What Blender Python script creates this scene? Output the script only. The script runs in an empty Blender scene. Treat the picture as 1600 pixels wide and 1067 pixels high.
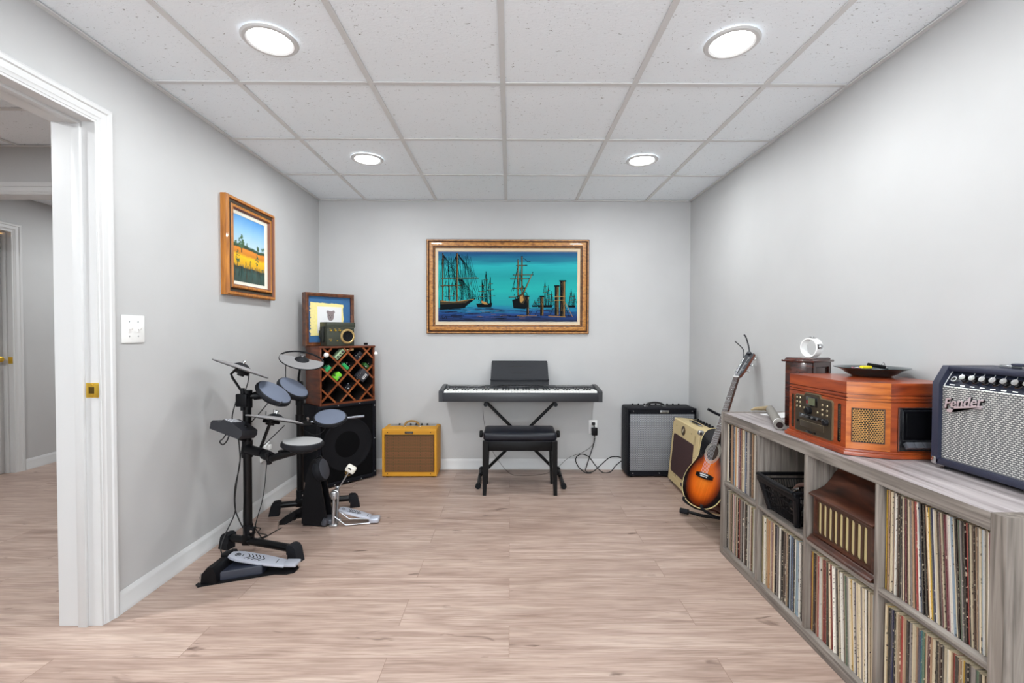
import bpy, bmesh, math, random
from mathutils import Matrix, Vector
random.seed(7)
PI = math.pi
R = math.radians
sc = bpy.context.scene
C = sc.collection

# ------------------------------------------------------------------ camera
cam_d = bpy.data.cameras.new('camera')
cam = bpy.data.objects.new('camera', cam_d)
C.objects.link(cam)
sc.camera = cam
cam_d.sensor_width = 36.0
cam_d.lens = 710.06 * 36.0 / 1600.0
cam_d.clip_start = 0.02
def cam_axes(yaw, pitch, roll):
    cy, sy, cp, sp, cr, sr = math.cos(yaw), math.sin(yaw), math.cos(pitch), math.sin(pitch), math.cos(roll), math.sin(roll)
    fw = Vector((sy*cp, cy*cp, sp)); rt = Vector((cy, -sy, 0)); up = rt.cross(fw)
    return cr*rt + sr*up, -sr*rt + cr*up, fw
_r, _u, _f = cam_axes(.005, -.0192, .0023)
cam.matrix_world = Matrix(((_r.x, _u.x, -_f.x, 0), (_r.y, _u.y, -_f.y, 0), (_r.z, _u.z, -_f.z, 1.2011), (0, 0, 0, 1)))

# ------------------------------------------------------------------ world, exposure
w = bpy.data.worlds.new('world'); sc.world = w; w.use_nodes = True
w.node_tree.nodes['Background'].inputs[0].default_value = (.88, .95, 1, 1)
w.node_tree.nodes['Background'].inputs[1].default_value = 8.0
sc.view_settings.view_transform = 'Standard'
sc.view_settings.look = 'None'
sc.view_settings.gamma = 1
sc.view_settings.use_curve_mapping = False
sc.view_settings.exposure = 0.36
LAMP_W = 9.6          # watts of each recessed lamp

# room numbers (metres)
H = 2.3533; LX = -1.6643; RX = 1.5789; DY = 3.984; RY = -1.75
T = .6096

# ------------------------------------------------------------------ helpers
def S(r, g, b):
    def f(c):
        c /= 255.0
        return c/12.92 if c <= .04045 else ((c+.055)/1.055)**2.4
    return (f(r), f(g), f(b), 1)

def nodes(m):
    m.use_nodes = True
    nt = m.node_tree
    return nt, nt.nodes, nt.links, nt.nodes['Principled BSDF']

def mat(name, col, rough=.5, metal=0, coat=0, spec=.5, bump=None, vary=0):
    m = bpy.data.materials.new(name)
    nt, N, L, B = nodes(m)
    B.inputs['Base Color'].default_value = col
    B.inputs['Roughness'].default_value = rough
    B.inputs['Metallic'].default_value = metal
    B.inputs['Coat Weight'].default_value = coat
    B.inputs['Specular IOR Level'].default_value = spec
    tc = N.new('ShaderNodeTexCoord')
    n = N.new('ShaderNodeTexNoise'); n.inputs['Scale'].default_value = (bump or (60, .1))[0]; n.inputs['Detail'].default_value = 4
    L.new(tc.outputs['Object'], n.inputs['Vector'])
    if bump:
        b = N.new('ShaderNodeBump'); b.inputs['Strength'].default_value = bump[1]; b.inputs['Distance'].default_value = .002
        L.new(n.outputs['Fac'], b.inputs['Height']); L.new(b.outputs['Normal'], B.inputs['Normal'])
    if vary:
        mx = N.new('ShaderNodeMixRGB'); mx.blend_type = 'MIX'
        mx.inputs[1].default_value = tuple(max(0, c*(1-vary)) for c in col[:3]) + (1,)
        mx.inputs[2].default_value = tuple(min(1, c*(1+vary)) for c in col[:3]) + (1,)
        L.new(n.outputs['Fac'], mx.inputs[0]); L.new(mx.outputs[0], B.inputs['Base Color'])
    return m

def ramp(N, stops, interp='LINEAR'):
    r = N.new('ShaderNodeValToRGB'); e = r.color_ramp.elements
    r.color_ramp.interpolation = interp
    while len(e) < len(stops): e.new(.5)
    for i, (p, c) in enumerate(stops): e[i].position = p; e[i].color = c
    return r

def wood(name, c1, c2, scale=(3, 3, 40), rough=.4, coat=0, c3=None, det=6, bumpy=.15):
    m = bpy.data.materials.new(name)
    nt, N, L, B = nodes(m)
    tc = N.new('ShaderNodeTexCoord'); mp = N.new('ShaderNodeMapping'); mp.inputs['Scale'].default_value = scale
    n = N.new('ShaderNodeTexNoise'); n.inputs['Scale'].default_value = 1; n.inputs['Detail'].default_value = det; n.inputs['Distortion'].default_value = .6
    L.new(tc.outputs['Object'], mp.inputs[0]); L.new(mp.outputs[0], n.inputs['Vector'])
    st = [(.3, c1), (.7, c2)] if c3 is None else [(.28, c1), (.5, c2), (.72, c3)]
    r = ramp(N, st)
    L.new(n.outputs['Fac'], r.inputs[0]); L.new(r.outputs[0], B.inputs['Base Color'])
    b = N.new('ShaderNodeBump'); b.inputs['Strength'].default_value = bumpy; b.inputs['Distance'].default_value = .001
    L.new(n.outputs['Fac'], b.inputs['Height']); L.new(b.outputs['Normal'], B.inputs['Normal'])
    B.inputs['Roughness'].default_value = rough; B.inputs['Coat Weight'].default_value = coat
    return m

def weave(name, ca, cb, sx, sz, rough=.9, mort=.3, off=.5):
    """woven grille cloth: small bricks of ca in joints of cb; x,z object plane"""
    m = bpy.data.materials.new(name)
    nt, N, L, B = nodes(m)
    tc = N.new('ShaderNodeTexCoord'); sp = N.new('ShaderNodeSeparateXYZ'); cb_ = N.new('ShaderNodeCombineXYZ')
    L.new(tc.outputs['Object'], sp.inputs[0]); L.new(sp.outputs['X'], cb_.inputs['X']); L.new(sp.outputs['Z'], cb_.inputs['Y'])
    br = N.new('ShaderNodeTexBrick'); br.offset = off
    br.inputs['Scale'].default_value = 1; br.inputs['Brick Width'].default_value = sx; br.inputs['Row Height'].default_value = sz
    br.inputs['Mortar Size'].default_value = sz*mort; br.inputs['Mortar Smooth'].default_value = .3
    br.inputs['Color1'].default_value = ca; br.inputs['Color2'].default_value = ca; br.inputs['Mortar'].default_value = cb
    L.new(cb_.outputs[0], br.inputs['Vector']); L.new(br.outputs['Color'], B.inputs['Base Color'])
    B.inputs['Roughness'].default_value = rough
    return m

class M:
    """mesh builder: every call adds a shape; build() links ONE object"""
    def __init__(s): s.bm = bmesh.new(); s.mi = 0; s.t = Matrix.Identity(4)
    def _fin(s, vs, mtx=None):
        fs = set()
        for v in vs:
            for f in v.link_faces: fs.add(f)
        for f in fs: f.material_index = s.mi
        bmesh.ops.transform(s.bm, matrix=s.t @ (mtx or Matrix.Identity(4)), verts=list(vs))
    def box(s, c, size, rot=None, bev=0, seg=2, mtx=None):
        g = bmesh.ops.create_cube(s.bm, size=1)
        vs = g['verts']
        bmesh.ops.transform(s.bm, matrix=Matrix.Diagonal((size[0], size[1], size[2], 1)), verts=vs)
        if bev:
            es = list({e for v in vs for e in v.link_edges})
            r = bmesh.ops.bevel(s.bm, geom=es, offset=bev, segments=seg, affect='EDGES', profile=.5)
            vs = list({v for f in r['faces'] for v in f.verts} | {v for v in vs if v.is_valid})
            fs = {f for v in vs for f in v.link_faces}
            vs = list({v for f in fs for v in f.verts})
        m = Matrix.Translation(Vector(c))
        if rot: m = m @ rot.to_4x4()
        if mtx: m = mtx @ m
        s._fin(vs, m)
        return s
    def bx(s, x0, x1, y0, y1, z0, z1, bev=0, mtx=None):
        return s.box(((x0+x1)/2, (y0+y1)/2, (z0+z1)/2), (abs(x1-x0), abs(y1-y0), abs(z1-z0)), bev=bev, mtx=mtx)
    def cyl(s, p, q, r, r2=None, seg=20, caps=True):
        p = Vector(p); q = Vector(q); d = q-p
        g = bmesh.ops.create_cone(s.bm, cap_ends=caps, segments=seg, radius1=r, radius2=r if r2 is None else r2, depth=d.length)
        m = Matrix.Translation((p+q)/2) @ d.to_track_quat('Z', 'Y').to_matrix().to_4x4()
        s._fin(g['verts'], m); return s
    def sph(s, c, r, sx=1, sy=1, sz=1, seg=20, rot=None):
        g = bmesh.ops.create_uvsphere(s.bm, u_segments=seg, v_segments=max(6, seg//2), radius=r)
        m = Matrix.Translation(Vector(c))
        if rot: m = m @ rot.to_4x4()
        s._fin(g['verts'], m @ Matrix.Diagonal((sx, sy, sz, 1))); return s
    def lathe(s, prof, mtx=None, seg=32, a0=0, a1=2*PI, close=False):
        full = abs(a1-a0-2*PI) < 1e-6
        n = seg if full else seg+1
        rings = []
        for i in range(n):
            a = a0+(a1-a0)*i/seg
            rings.append([s.bm.verts.new((r*math.cos(a), r*math.sin(a), z)) for r, z in prof])
        for i in range(seg):
            A = rings[i]; B = rings[(i+1) % n]
            k = len(prof)
            for j in range(k if close else k-1):
                a, b, c, d = A[j], B[j], B[(j+1) % k], A[(j+1) % k]
                try: s.bm.faces.new((a, b, c, d))
                except ValueError: pass
        vs = [v for r in rings for v in r]
        s._fin(vs, mtx)
        bmesh.ops.remove_doubles(s.bm, verts=[v for v in vs if v.is_valid], dist=1e-6)
        return s
    def disc(s, c, n, r, th, rim=.3, seg=40):
        """puck centred at c, top face normal n"""
        m = Matrix.Translation(Vector(c)) @ Vector(n).to_track_quat('Z', 'Y').to_matrix().to_4x4()
        b = min(th*rim, r*.2)
        return s.lathe([(0, 0), (r-b, 0), (r-b*.3, -b*.3), (r, -b), (r, -th+b), (r-b, -th), (0, -th)], m, seg)
    def prism(s, poly, z0, z1, mtx=None, bev=0):
        n = len(poly)
        a = [s.bm.verts.new((x, y, z0)) for x, y in poly]; b = [s.bm.verts.new((x, y, z1)) for x, y in poly]
        fs = [s.bm.faces.new(a[::-1]), s.bm.faces.new(b)]
        for i in range(n): fs.append(s.bm.faces.new((a[i], a[(i+1) % n], b[(i+1) % n], b[i])))
        for f in fs: f.normal_update()
        vs = a+b
        if bev:
            es = [e for e in fs[1].edges]
            r = bmesh.ops.bevel(s.bm, geom=es, offset=bev, segments=2, affect='EDGES', profile=.5)
            vs = list({v for v in vs if v.is_valid} | {v for f in r['faces'] for v in f.verts})
            ff = {f for v in vs for f in v.link_faces}; vs = list({v for f in ff for v in f.verts})
        s._fin(vs, mtx); return s
    def prof_x(s, poly, x0, x1, mtx=None):
        """poly of (y,z) extruded along x"""
        m = Matrix(((0, 0, 1, 0), (1, 0, 0, 0), (0, 1, 0, 0), (0, 0, 0, 1)))
        return s.prism(poly, x0, x1, (mtx @ m) if mtx else m)
    def tube(s, pts, r, seg=10, smooth=0, caps=True):
        P = [Vector(p) for p in pts]
        if smooth:
            Q = []
            for i in range(len(P)-1):
                p0 = P[max(0, i-1)]; p1 = P[i]; p2 = P[i+1]; p3 = P[min(len(P)-1, i+2)]
                for k in range(smooth):
                    t = k/smooth
                    Q.append(.5*((2*p1)+(-p0+p2)*t+(2*p0-5*p1+4*p2-p3)*t*t+(-p0+3*p1-3*p2+p3)*t**3))
            Q.append(P[-1]); P = Q
        rings = []; up = None
        for i, p in enumerate(P):
            d = (P[min(i+1, len(P)-1)]-P[max(i-1, 0)])
            if d.length < 1e-9: d = Vector((0, 0, 1))
            d.normalize()
            if up is None:
                up = d.orthogonal().normalized()
            else:
                up = (up-d*up.dot(d))
                up = up.normalized() if up.length > 1e-6 else d.orthogonal().normalized()
            sd = d.cross(up)
            rr = r[i] if isinstance(r, (list, tuple)) else r
            rings.append([s.bm.verts.new(p+rr*(math.cos(a)*up+math.sin(a)*sd)) for a in [2*PI*k/seg for k in range(seg)]])
        for A, B in zip(rings, rings[1:]):
            for k in range(seg): s.bm.faces.new((A[k], A[(k+1) % seg], B[(k+1) % seg], B[k]))
        if caps:
            s.bm.faces.new(rings[0][::-1]); s.bm.faces.new(rings[-1])
        s._fin([v for q in rings for v in q]); return s
    def quad(s, pts):
        vs = [s.bm.verts.new(p) for p in pts]; s.bm.faces.new(vs); s._fin(vs); return s
    def strip(s, x1, z1, x2, z2, wd, y=0, wd2=None):
        """flat painted stroke in the local xz plane facing -y"""
        d = Vector((x2-x1, 0, z2-z1))
        if d.length < 1e-9: return s
        n = Vector((-d.z, 0, d.x)).normalized(); w2 = wd if wd2 is None else wd2
        a = Vector((x1, y, z1)); b = Vector((x2, y, z2))
        return s.quad([a-n*wd/2, b-n*w2/2, b+n*w2/2, a+n*wd/2])
    def poly(s, pts, y=0): return s.quad([(x, y, z) for x, z in pts])
    def frame(s, x0, x1, z0, z1, prof, mis=None):
        """mitred frame: prof = [(inset, depth)], depth towards -y"""
        loops = []
        for ins, dep in prof:
            loops.append([s.bm.verts.new(p) for p in ((x0+ins, -dep, z0+ins), (x1-ins, -dep, z0+ins), (x1-ins, -dep, z1-ins), (x0+ins, -dep, z1-ins))])
        allv = [v for l in loops for v in l]
        for i, (A, B) in enumerate(zip(loops, loops[1:])):
            for k in range(4):
                f = s.bm.faces.new((A[k], A[(k+1) % 4], B[(k+1) % 4], B[k]))
                f.material_index = mis[i] if mis else s.mi
        bmesh.ops.transform(s.bm, matrix=s.t, verts=allv)
        return s
    def build(s, name, mats, parent=None, mtx=None, world=False, smooth=True, ang=35):
        if mtx: s.bm.transform(mtx)
        if world and parent is not None: s.bm.transform(parent['_m'].inverted() if False else PM[parent.name].inverted())
        bmesh.ops.recalc_face_normals(s.bm, faces=s.bm.faces[:])
        me = bpy.data.meshes.new(name); s.bm.to_mesh(me); s.bm.free()
        for m in (mats if isinstance(mats, (list, tuple)) else [mats]): me.materials.append(m)
        if smooth:
            me.shade_smooth(); me.set_sharp_from_angle(angle=R(ang))
        o = bpy.data.objects.new(name, me); C.objects.link(o)
        if parent is not None: o.parent = parent
        return o
PM = {}
def thing(name, label, cat, loc=(0, 0, 0), rz=0, group=None, rot=None):
    o = bpy.data.objects.new(name, None); C.objects.link(o); o.empty_display_size = .05
    m = Matrix.Translation(Vector(loc)) @ (rot.to_4x4() if rot else Matrix.Rotation(rz, 4, 'Z'))
    o.matrix_world = m; PM[o.name] = m
    o['label'] = label; o['category'] = cat
    if group: o['group'] = group
    return o
def tag(o, label, cat, group=None, kind=None):
    o['label'] = label; o['category'] = cat
    if group: o['group'] = group
    if kind: o['kind'] = kind
    return o
def struct(o): o['kind'] = 'structure'; return o
def text(parent, s, size, m, mtx, ext=.0006, shear=0, name='lettering', bold=0, world=False, join=None):
    c = bpy.data.curves.new('t', 'FONT'); c.body = s; c.size = size; c.extrude = ext; c.shear = shear; c.offset = bold
    c.align_x = 'CENTER'; c.align_y = 'CENTER'; c.resolution_u = 3
    o = bpy.data.objects.new('t', c); C.objects.link(o)
    bpy.context.view_layer.update()
    me = bpy.data.meshes.new_from_object(o.evaluated_get(bpy.context.evaluated_depsgraph_get()))
    bpy.data.objects.remove(o)
    # text lies in xy facing +z : stand it up facing -y
    me.transform(Matrix.Rotation(PI/2, 4, 'X'))
    me.transform(mtx)
    if world: me.transform(PM[parent.name].inverted())
    me.materials.clear(); me.materials.append(m); me.name = name
    t = bpy.data.objects.new(name, me); C.objects.link(t); t.parent = parent
    return t
Tr = lambda x, y, z: Matrix.Translation((x, y, z))
RZ = lambda a: Matrix.Rotation(a, 4, 'Z')
RX_ = lambda a: Matrix.Rotation(a, 4, 'X')
RY_ = lambda a: Matrix.Rotation(a, 4, 'Y')

# ------------------------------------------------------------------ common materials
white_trim = mat('white_trim_paint', S(208, 208, 208), .35)
white_plastic = mat('white_plastic', S(238, 238, 236), .35)
brass = mat('brass', S(214, 174, 62), .35, .55)
gold = mat('gold_paint', S(178, 140, 84), .4, .5)
black_metal = mat('black_powder_metal', S(12, 12, 14), .4, 0, spec=.2)
black_plastic = mat('black_plastic', S(14, 14, 17), .45, spec=.2)
black_gloss = mat('black_gloss', S(10, 10, 12), .12, 0, .5)
black_cable = mat('black_cable_rubber', S(16, 16, 18), .5)
rubber = mat('black_rubber', S(26, 27, 31), .65, spec=.2, bump=(200, .2))
chrome = mat('chrome', S(205, 205, 205), .18, 1)
steel = mat('brushed_steel', S(185, 187, 190), .32, 1)
tolex_black = mat('black_tolex', S(15, 16, 23), .55, spec=.18, bump=(900, .5), vary=.2)
cream_plastic = mat('cream_plastic', S(225, 215, 190), .45)

def wall_paint():
    m = bpy.data.materials.new('grey_wall_paint')
    nt, N, L, B = nodes(m)
    tc = N.new('ShaderNodeTexCoord'); n = N.new('ShaderNodeTexNoise'); n.inputs['Scale'].default_value = 3; n.inputs['Detail'].default_value = 3
    L.new(tc.outputs['Object'], n.inputs['Vector'])
    r = ramp(N, [(.3, S(187, 187, 187)), (.7, S(192, 192, 192))]); L.new(n.outputs['Fac'], r.inputs[0]); L.new(r.outputs[0], B.inputs['Base Color'])
    n2 = N.new('ShaderNodeTexNoise'); n2.inputs['Scale'].default_value = 220; n2.inputs['Detail'].default_value = 2
    L.new(tc.outputs['Object'], n2.inputs['Vector'])
    b = N.new('ShaderNodeBump'); b.inputs['Strength'].default_value = .06; b.inputs['Distance'].default_value = .001
    L.new(n2.outputs['Fac'], b.inputs['Height']); L.new(b.outputs['Normal'], B.inputs['Normal'])
    B.inputs['Roughness'].default_value = .55
    return m
wall_m = wall_paint()

def ceiling_mat():
    m = bpy.data.materials.new('mineral_fibre_tile')
    nt, N, L, B = nodes(m)
    tc = N.new('ShaderNodeTexCoord')
    mp = N.new('ShaderNodeMapping'); mp.inputs['Scale'].default_value = (55, 130, 1); L.new(tc.outputs['Object'], mp.inputs[0])
    n = N.new('ShaderNodeTexNoise'); n.inputs['Scale'].default_value = 1; n.inputs['Detail'].default_value = 2.5; n.inputs['Distortion'].default_value = .8
    L.new(mp.outputs[0], n.inputs['Vector'])
    r = ramp(N, [(.27, S(140, 140, 140)), (.31, S(243, 249, 254))])
    L.new(n.outputs['Fac'], r.inputs[0])
    mp2 = N.new('ShaderNodeMapping'); mp2.inputs['Scale'].default_value = (170, 170, 1); L.new(tc.outputs['Object'], mp2.inputs[0])
    n2 = N.new('ShaderNodeTexNoise'); n2.inputs['Scale'].default_value = 1; n2.inputs['Detail'].default_value = 2
    L.new(mp2.outputs[0], n2.inputs['Vector'])
    r2 = ramp(N, [(.24, S(165, 165, 165)), (.30, S(255, 255, 255))]); L.new(n2.outputs['Fac'], r2.inputs[0])
    mx = N.new('ShaderNodeMixRGB'); mx.blend_type = 'MULTIPLY'; mx.inputs[0].default_value = 1
    L.new(r.outputs[0], mx.inputs[1]); L.new(r2.outputs[0], mx.inputs[2])
    L.new(mx.outputs[0], B.inputs['Base Color']); B.inputs['Roughness'].default_value = .95
    b = N.new('ShaderNodeBump'); b.inputs['Strength'].default_value = .35; b.inputs['Distance'].default_value = .003
    L.new(n.outputs['Fac'], b.inputs['Height']); L.new(b.outputs['Normal'], B.inputs['Normal'])
    return m
ceil_m = ceiling_mat()
tbar_m = mat('ceiling_grid_enamel', S(214, 214, 214), .4)

def floor_mat():
    m = bpy.data.materials.new('oak_laminate_planks')
    nt, N, L, B = nodes(m)
    tc = N.new('ShaderNodeTexCoord')
    br = N.new('ShaderNodeTexBrick'); br.offset = .37; br.offset_frequency = 2
    br.inputs['Scale'].default_value = 1; br.inputs['Brick Width'].default_value = 1.22; br.inputs['Row Height'].default_value = .184
    br.inputs['Mortar Size'].default_value = .0011; br.inputs['Mortar Smooth'].default_value = .2; br.inputs['Bias'].default_value = 0
    br.inputs['Color1'].default_value = (0, 0, 0, 1); br.inputs['Color2'].default_value = (1, 1, 1, 1); br.inputs['Mortar'].default_value = (.5, .5, .5, 1)
    L.new(tc.outputs['Object'], br.inputs['Vector'])
    # grain shifted plank by plank
    sh = N.new('ShaderNodeVectorMath'); sh.operation = 'MULTIPLY_ADD'; sh.inputs[1].default_value = (7, 3, 5)
    L.new(br.outputs['Color'], sh.inputs[0]); L.new(tc.outputs['Object'], sh.inputs[2])
    def nz(scale, det, dist):
        mp = N.new('ShaderNodeMapping'); mp.inputs['Scale'].default_value = scale; L.new(sh.outputs[0], mp.inputs[0])
        n = N.new('ShaderNodeTexNoise'); n.inputs['Scale'].default_value = 1; n.inputs['Detail'].default_value = det; n.inputs['Distortion'].default_value = dist
        L.new(mp.outputs[0], n.inputs['Vector']); return n
    g1 = nz((1.5, 17, 1), 7, 1.0); g2 = nz((7, 170, 1), 5, .3); g3 = nz((4.5, 16, 1), 3, .8)
    r1 = ramp(N, [(.3, S(160, 136, 124)), (.5, S(182, 159, 146)), (.72, S(197, 176, 163))]); L.new(g1.outputs['Fac'], r1.inputs[0])
    r2 = ramp(N, [(.3, S(210, 205, 202)), (.6, S(255, 255, 255))]); L.new(g2.outputs['Fac'], r2.inputs[0])
    r3 = ramp(N, [(.24, S(150, 138, 134)), (.33, S(255, 255, 255))]); L.new(g3.outputs['Fac'], r3.inputs[0])
    r4 = ramp(N, [(0, S(244, 242, 241)), (1, S(255, 255, 255))]); L.new(br.outputs['Color'], r4.inputs[0])
    r5 = ramp(N, [(0, S(255, 255, 255)), (1, S(196, 184, 176))]); L.new(br.outputs['Fac'], r5.inputs[0])
    last = r1
    for r in (r2, r3, r4, r5):
        mx = N.new('ShaderNodeMixRGB'); mx.blend_type = 'MULTIPLY'; mx.inputs[0].default_value = 1
        L.new(last.outputs[0], mx.inputs[1]); L.new(r.outputs[0], mx.inputs[2]); last = mx
    L.new(last.outputs[0], B.inputs['Base Color'])
    B.inputs['Roughness'].default_value = .38
    b = N.new('ShaderNodeBump'); b.inputs['Strength'].default_value = .12; b.inputs['Distance'].default_value = .001
    L.new(g2.outputs['Fac'], b.inputs['Height']); L.new(b.outputs['Normal'], B.inputs['Normal'])
    return m
floor_m = floor_mat()

# ------------------------------------------------------------------ room shell
HX0 = -6.6                      # far left end of the neighbouring rooms
m = M(); m.bx(HX0, RX+.12, RY-.12, 7.6, -.06, 0); struct(m.build('floor', floor_m))
m = M()
m.bx(LX-.06, RX+.12, RY-.12, DY+.12, H+.004, H+.06)
m.bx(HX0, LX-.06, RY-.12, 7.6, H+.004, H+.06)
struct(m.build('ceiling', ceil_m))
JY0, JY1 = .93, 1.862           # door opening in the left wall
DH = 2.06                       # opening height
WT = .17
m = M(); m.bx(LX, RX, DY, DY+.1, 0, H+.004); struct(m.build('wall_back', wall_m))
m = M(); m.bx(RX, RX+.1, RY, DY+.1, 0, H+.004); struct(m.build('wall_right', wall_m))
m = M(); WX0, WX1, WZ0, WZ1 = -1.15, 1.05, .8, 2.1
m.bx(LX-WT, WX0, RY-.1, RY, 0, H+.004); m.bx(WX1, RX, RY-.1, RY, 0, H+.004); m.bx(WX0, WX1, RY-.1, RY, 0, WZ0); m.bx(WX0, WX1, RY-.1, RY, WZ1, H+.004)
struct(m.build('wall_rear', wall_m))
m = M(); m.frame(WX0-.06, WX1+.06, WZ0-.06, WZ1+.06, [(0, 0), (0, .015), (.06, .015), (.06, 0)]); m.bm.transform(Tr(0, RY, 0) @ Matrix.Diagonal((1, -1, 1, 1)))
for x in (WX0+.02, (WX0+WX1)/2, WX1-.02): m.bx(x-.02, x+.02, RY-.06, RY-.02, WZ0, WZ1)
for z in (WZ0+.02, WZ1-.02): m.bx(WX0, WX1, RY-.06, RY-.02, z-.02, z+.02)
wn = struct(m.build('added_window_1', white_trim))  # window added out of view; sky through it brightens ceiling and walls
pl = bpy.data.lights.new('added_daylight', 'AREA'); pl.shape = 'RECTANGLE'; pl.size = WX1-WX0; pl.size_y = WZ1-WZ0
po = bpy.data.objects.new('added_window_portal', pl); C.objects.link(po); po.location = ((WX0+WX1)/2, RY-.09, (WZ0+WZ1)/2); po.rotation_euler = (PI/2, 0, PI); pl.cycles.is_portal = True  # portal for the sky light of the added rear window
m = M()
m.bx(LX-WT, LX, JY1, DY+.1, 0, H+.004); m.bx(LX-WT, LX, RY, JY0, 0, H+.004); m.bx(LX-WT, LX, JY0, JY1, DH, H+.004)
struct(m.build('wall_left', wall_m))

# casing + jamb of the near door opening
m = M()
jy = JY1-.055
prof = [(0, 0), (0, .014), (.008, .018), (.02, .016), (.024, .011), (.046, .0095), (.05, .006), (.06, .0045), (.062, 0)]
def casing(m, x, sgn, y0, y1, zt, prof=prof):
    """three-sided casing on plane X=x, protruding sgn; opening y0..y1, head zt"""
    wd = .062
    loops = []
    for ins, dep in prof:
        k = wd-ins
        X = x+sgn*dep
        loops.append([m.bm.verts.new(p) for p in ((X, y0-k, 0), (X, y0-k, zt+k), (X, y1+k, zt+k), (X, y1+k, 0))])
    for A, B in zip(loops, loops[1:]):
        for k in range(3): m.bm.faces.new((A[k], A[k+1], B[k+1], B[k]))
def jamb(m, x0, x1, y0, y1, zt, th=.02):
    m.bx(x0, x1, y1-th, y1, 0, zt); m.bx(x0, x1, y0, y0+th, 0, zt); m.bx(x0, x1, y0+th, y1-th, zt-th, zt)
m = M(); casing(m, LX, 1, JY0+.02, JY1-.012, DH-.012); casing(m, LX-WT, -1, JY0+.02, JY1-.012, DH-.012)
struct(m.build('trim_1', white_trim))
m = M(); jamb(m, LX-WT-.002, LX+.002, JY0, JY1, DH)
m.bx(LX-.085, LX-.05, JY1-.032, JY1-.0195, 0, DH-.019, bev=.002)     # door stop
m.bx(LX-.085, LX-.05, JY0+.0195, JY0+.032, 0, DH-.019, bev=.002)
m.bx(LX-.085, LX-.05, JY0+.03, JY1-.03, DH-.032, DH-.0195, bev=.002)
o = struct(m.build('door_1', white_trim))
m = M()
yj = JY1-.02
m.bx(LX-.047, LX+.004, yj-.0025, yj, .935, .995, bev=.001); m.bx(LX+.0025, LX+.0045, yj-.02, yj, .94, .99, bev=.0005)
m.mi = 1; m.bx(LX-.035, LX-.012, yj-.0035, yj-.002, .952, .978)
m.mi = 0; m.cyl((LX-.024, yj-.004, .943), (LX-.024, yj, .943), .004, seg=10); m.cyl((LX-.024, yj-.004, .987), (LX-.024, yj, .987), .004, seg=10)
m.build('strike_plate', [brass, mat('brass_shadow_hole', S(90, 70, 20), .5, .5)], o)

# baseboards
bprof = [(0, 0), (.016, 0), (.016, .016), (.012, .022), (.0115, .07), (.009, .078), (.006, .084), (.003, .092), (0, .092)]
def base_y(m, x, sgn, y0, y1):    # along Y on plane X=x
    a = [m.bm.verts.new((x+sgn*d, y0, z)) for d, z in bprof]; b = [m.bm.verts.new((x+sgn*d, y1, z)) for d, z in bprof]
    for i in range(len(bprof)-1): m.bm.faces.new((a[i], a[i+1], b[i+1], b[i]))
    m.bm.faces.new(a); m.bm.faces.new(b)
def base_x(m, y, sgn, x0, x1):
    a = [m.bm.verts.new((x0, y+sgn*d, z)) for d, z in bprof]; b = [m.bm.verts.new((x1, y+sgn*d, z)) for d, z in bprof]
    for i in range(len(bprof)-1): m.bm.faces.new((a[i], a[i+1], b[i+1], b[i]))
    m.bm.faces.new(a); m.bm.faces.new(b)
m = M(); base_y(m, LX, 1, JY1+.05, DY); base_y(m, LX, 1, RY, JY0-.042); struct(m.build('baseboard_left', white_trim))
m = M(); base_x(m, DY, -1, LX, RX); struct(m.build('baseboard_back', white_trim))
m = M(); base_y(m, RX, -1, RY, DY); struct(m.build('baseboard_right', white_trim))
m = M(); base_x(m, RY, 1, LX, RX); struct(m.build('baseboard_rear', white_trim))

# suspended ceiling grid: main room
m = M(); BW = .024
cols = [-1.254+i*T for i in range(5)]
rows = [3.3463-k*T for k in range(9)]
for x in cols: m.bx(x-BW/2, x+BW/2, RY, DY, H-.003, H+.003)
for y in rows:
    m.bx(LX, RX, y-BW/2, y+BW/2, H-.0025, H+.003)
m.bx(LX, LX+.02, RY, DY, H-.006, H); m.bx(RX-.02, RX, RY, DY, H-.006, H); m.bx(LX, RX, DY-.02, DY, H-.006, H); m.bx(LX, RX, RY, RY+.02, H-.006, H)
struct(m.build('trim_2', tbar_m))
# hall ceiling grid
HY = 2.862                       # header wall of the hall
m = M()
for k in range(-2, 8): x = -3.05-k*T; m.bx(x-BW/2, x+BW/2, RY, 7.5, H-.003, H+.003)
for k in range(-8, 8):
    y = 2.39+k*T
    if y > RY: m.bx(HX0, LX-WT, y-BW/2, y+BW/2, H-.0025, H+.003)
m.bx(HX0, LX-WT, HY-.02, HY, H-.006, H)
struct(m.build('trim_3', tbar_m))

# hall beyond the left doorway
FX = -4.205                      # far left wall plane of the hall
m = M()
m.bx(-5.9, LX-WT, HY, HY+.11, 2.085, H+.004); m.bx(-2.0, LX-WT, HY, HY+.11, 0, 2.085); m.bx(-5.9, -4.35, HY, HY+.11, 0, 2.085)
struct(m.build('wall_hall_header', wall_m))
m = M()       # cased opening: boards below the header
m.bx(-4.35, -2.0, HY-.004, HY+.114, 2.055, 2.085)
for z0, z1, d in ((2.06, 2.07, .010), (2.07, 2.10, .013), (2.10, 2.128, .017)): m.bx(-4.4, -1.95, HY-d, HY, z0, z1, bev=.002)
m.bx(-2.03, -2.0, HY-.004, HY+.114, 0, 2.055)
struct(m.build('trim_4', white_trim))
FD0, FD1 = 3.08, 3.885           # far door opening (y range) in wall X=FX
m = M()
m.bx(FX-.12, FX, FD1, 7.5, 0, H+.004); m.bx(FX-.12, FX, HY+.11, FD0, 0, H+.004); m.bx(FX-.12, FX, FD0, FD1, 2.06, H+.004)
struct(m.build('wall_hall_left', wall_m))
m = M(); m.bx(HX0, -1.0, 7.5, 7.6, 0, H+.004); struct(m.build('wall_hall_end', wall_m))
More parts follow.
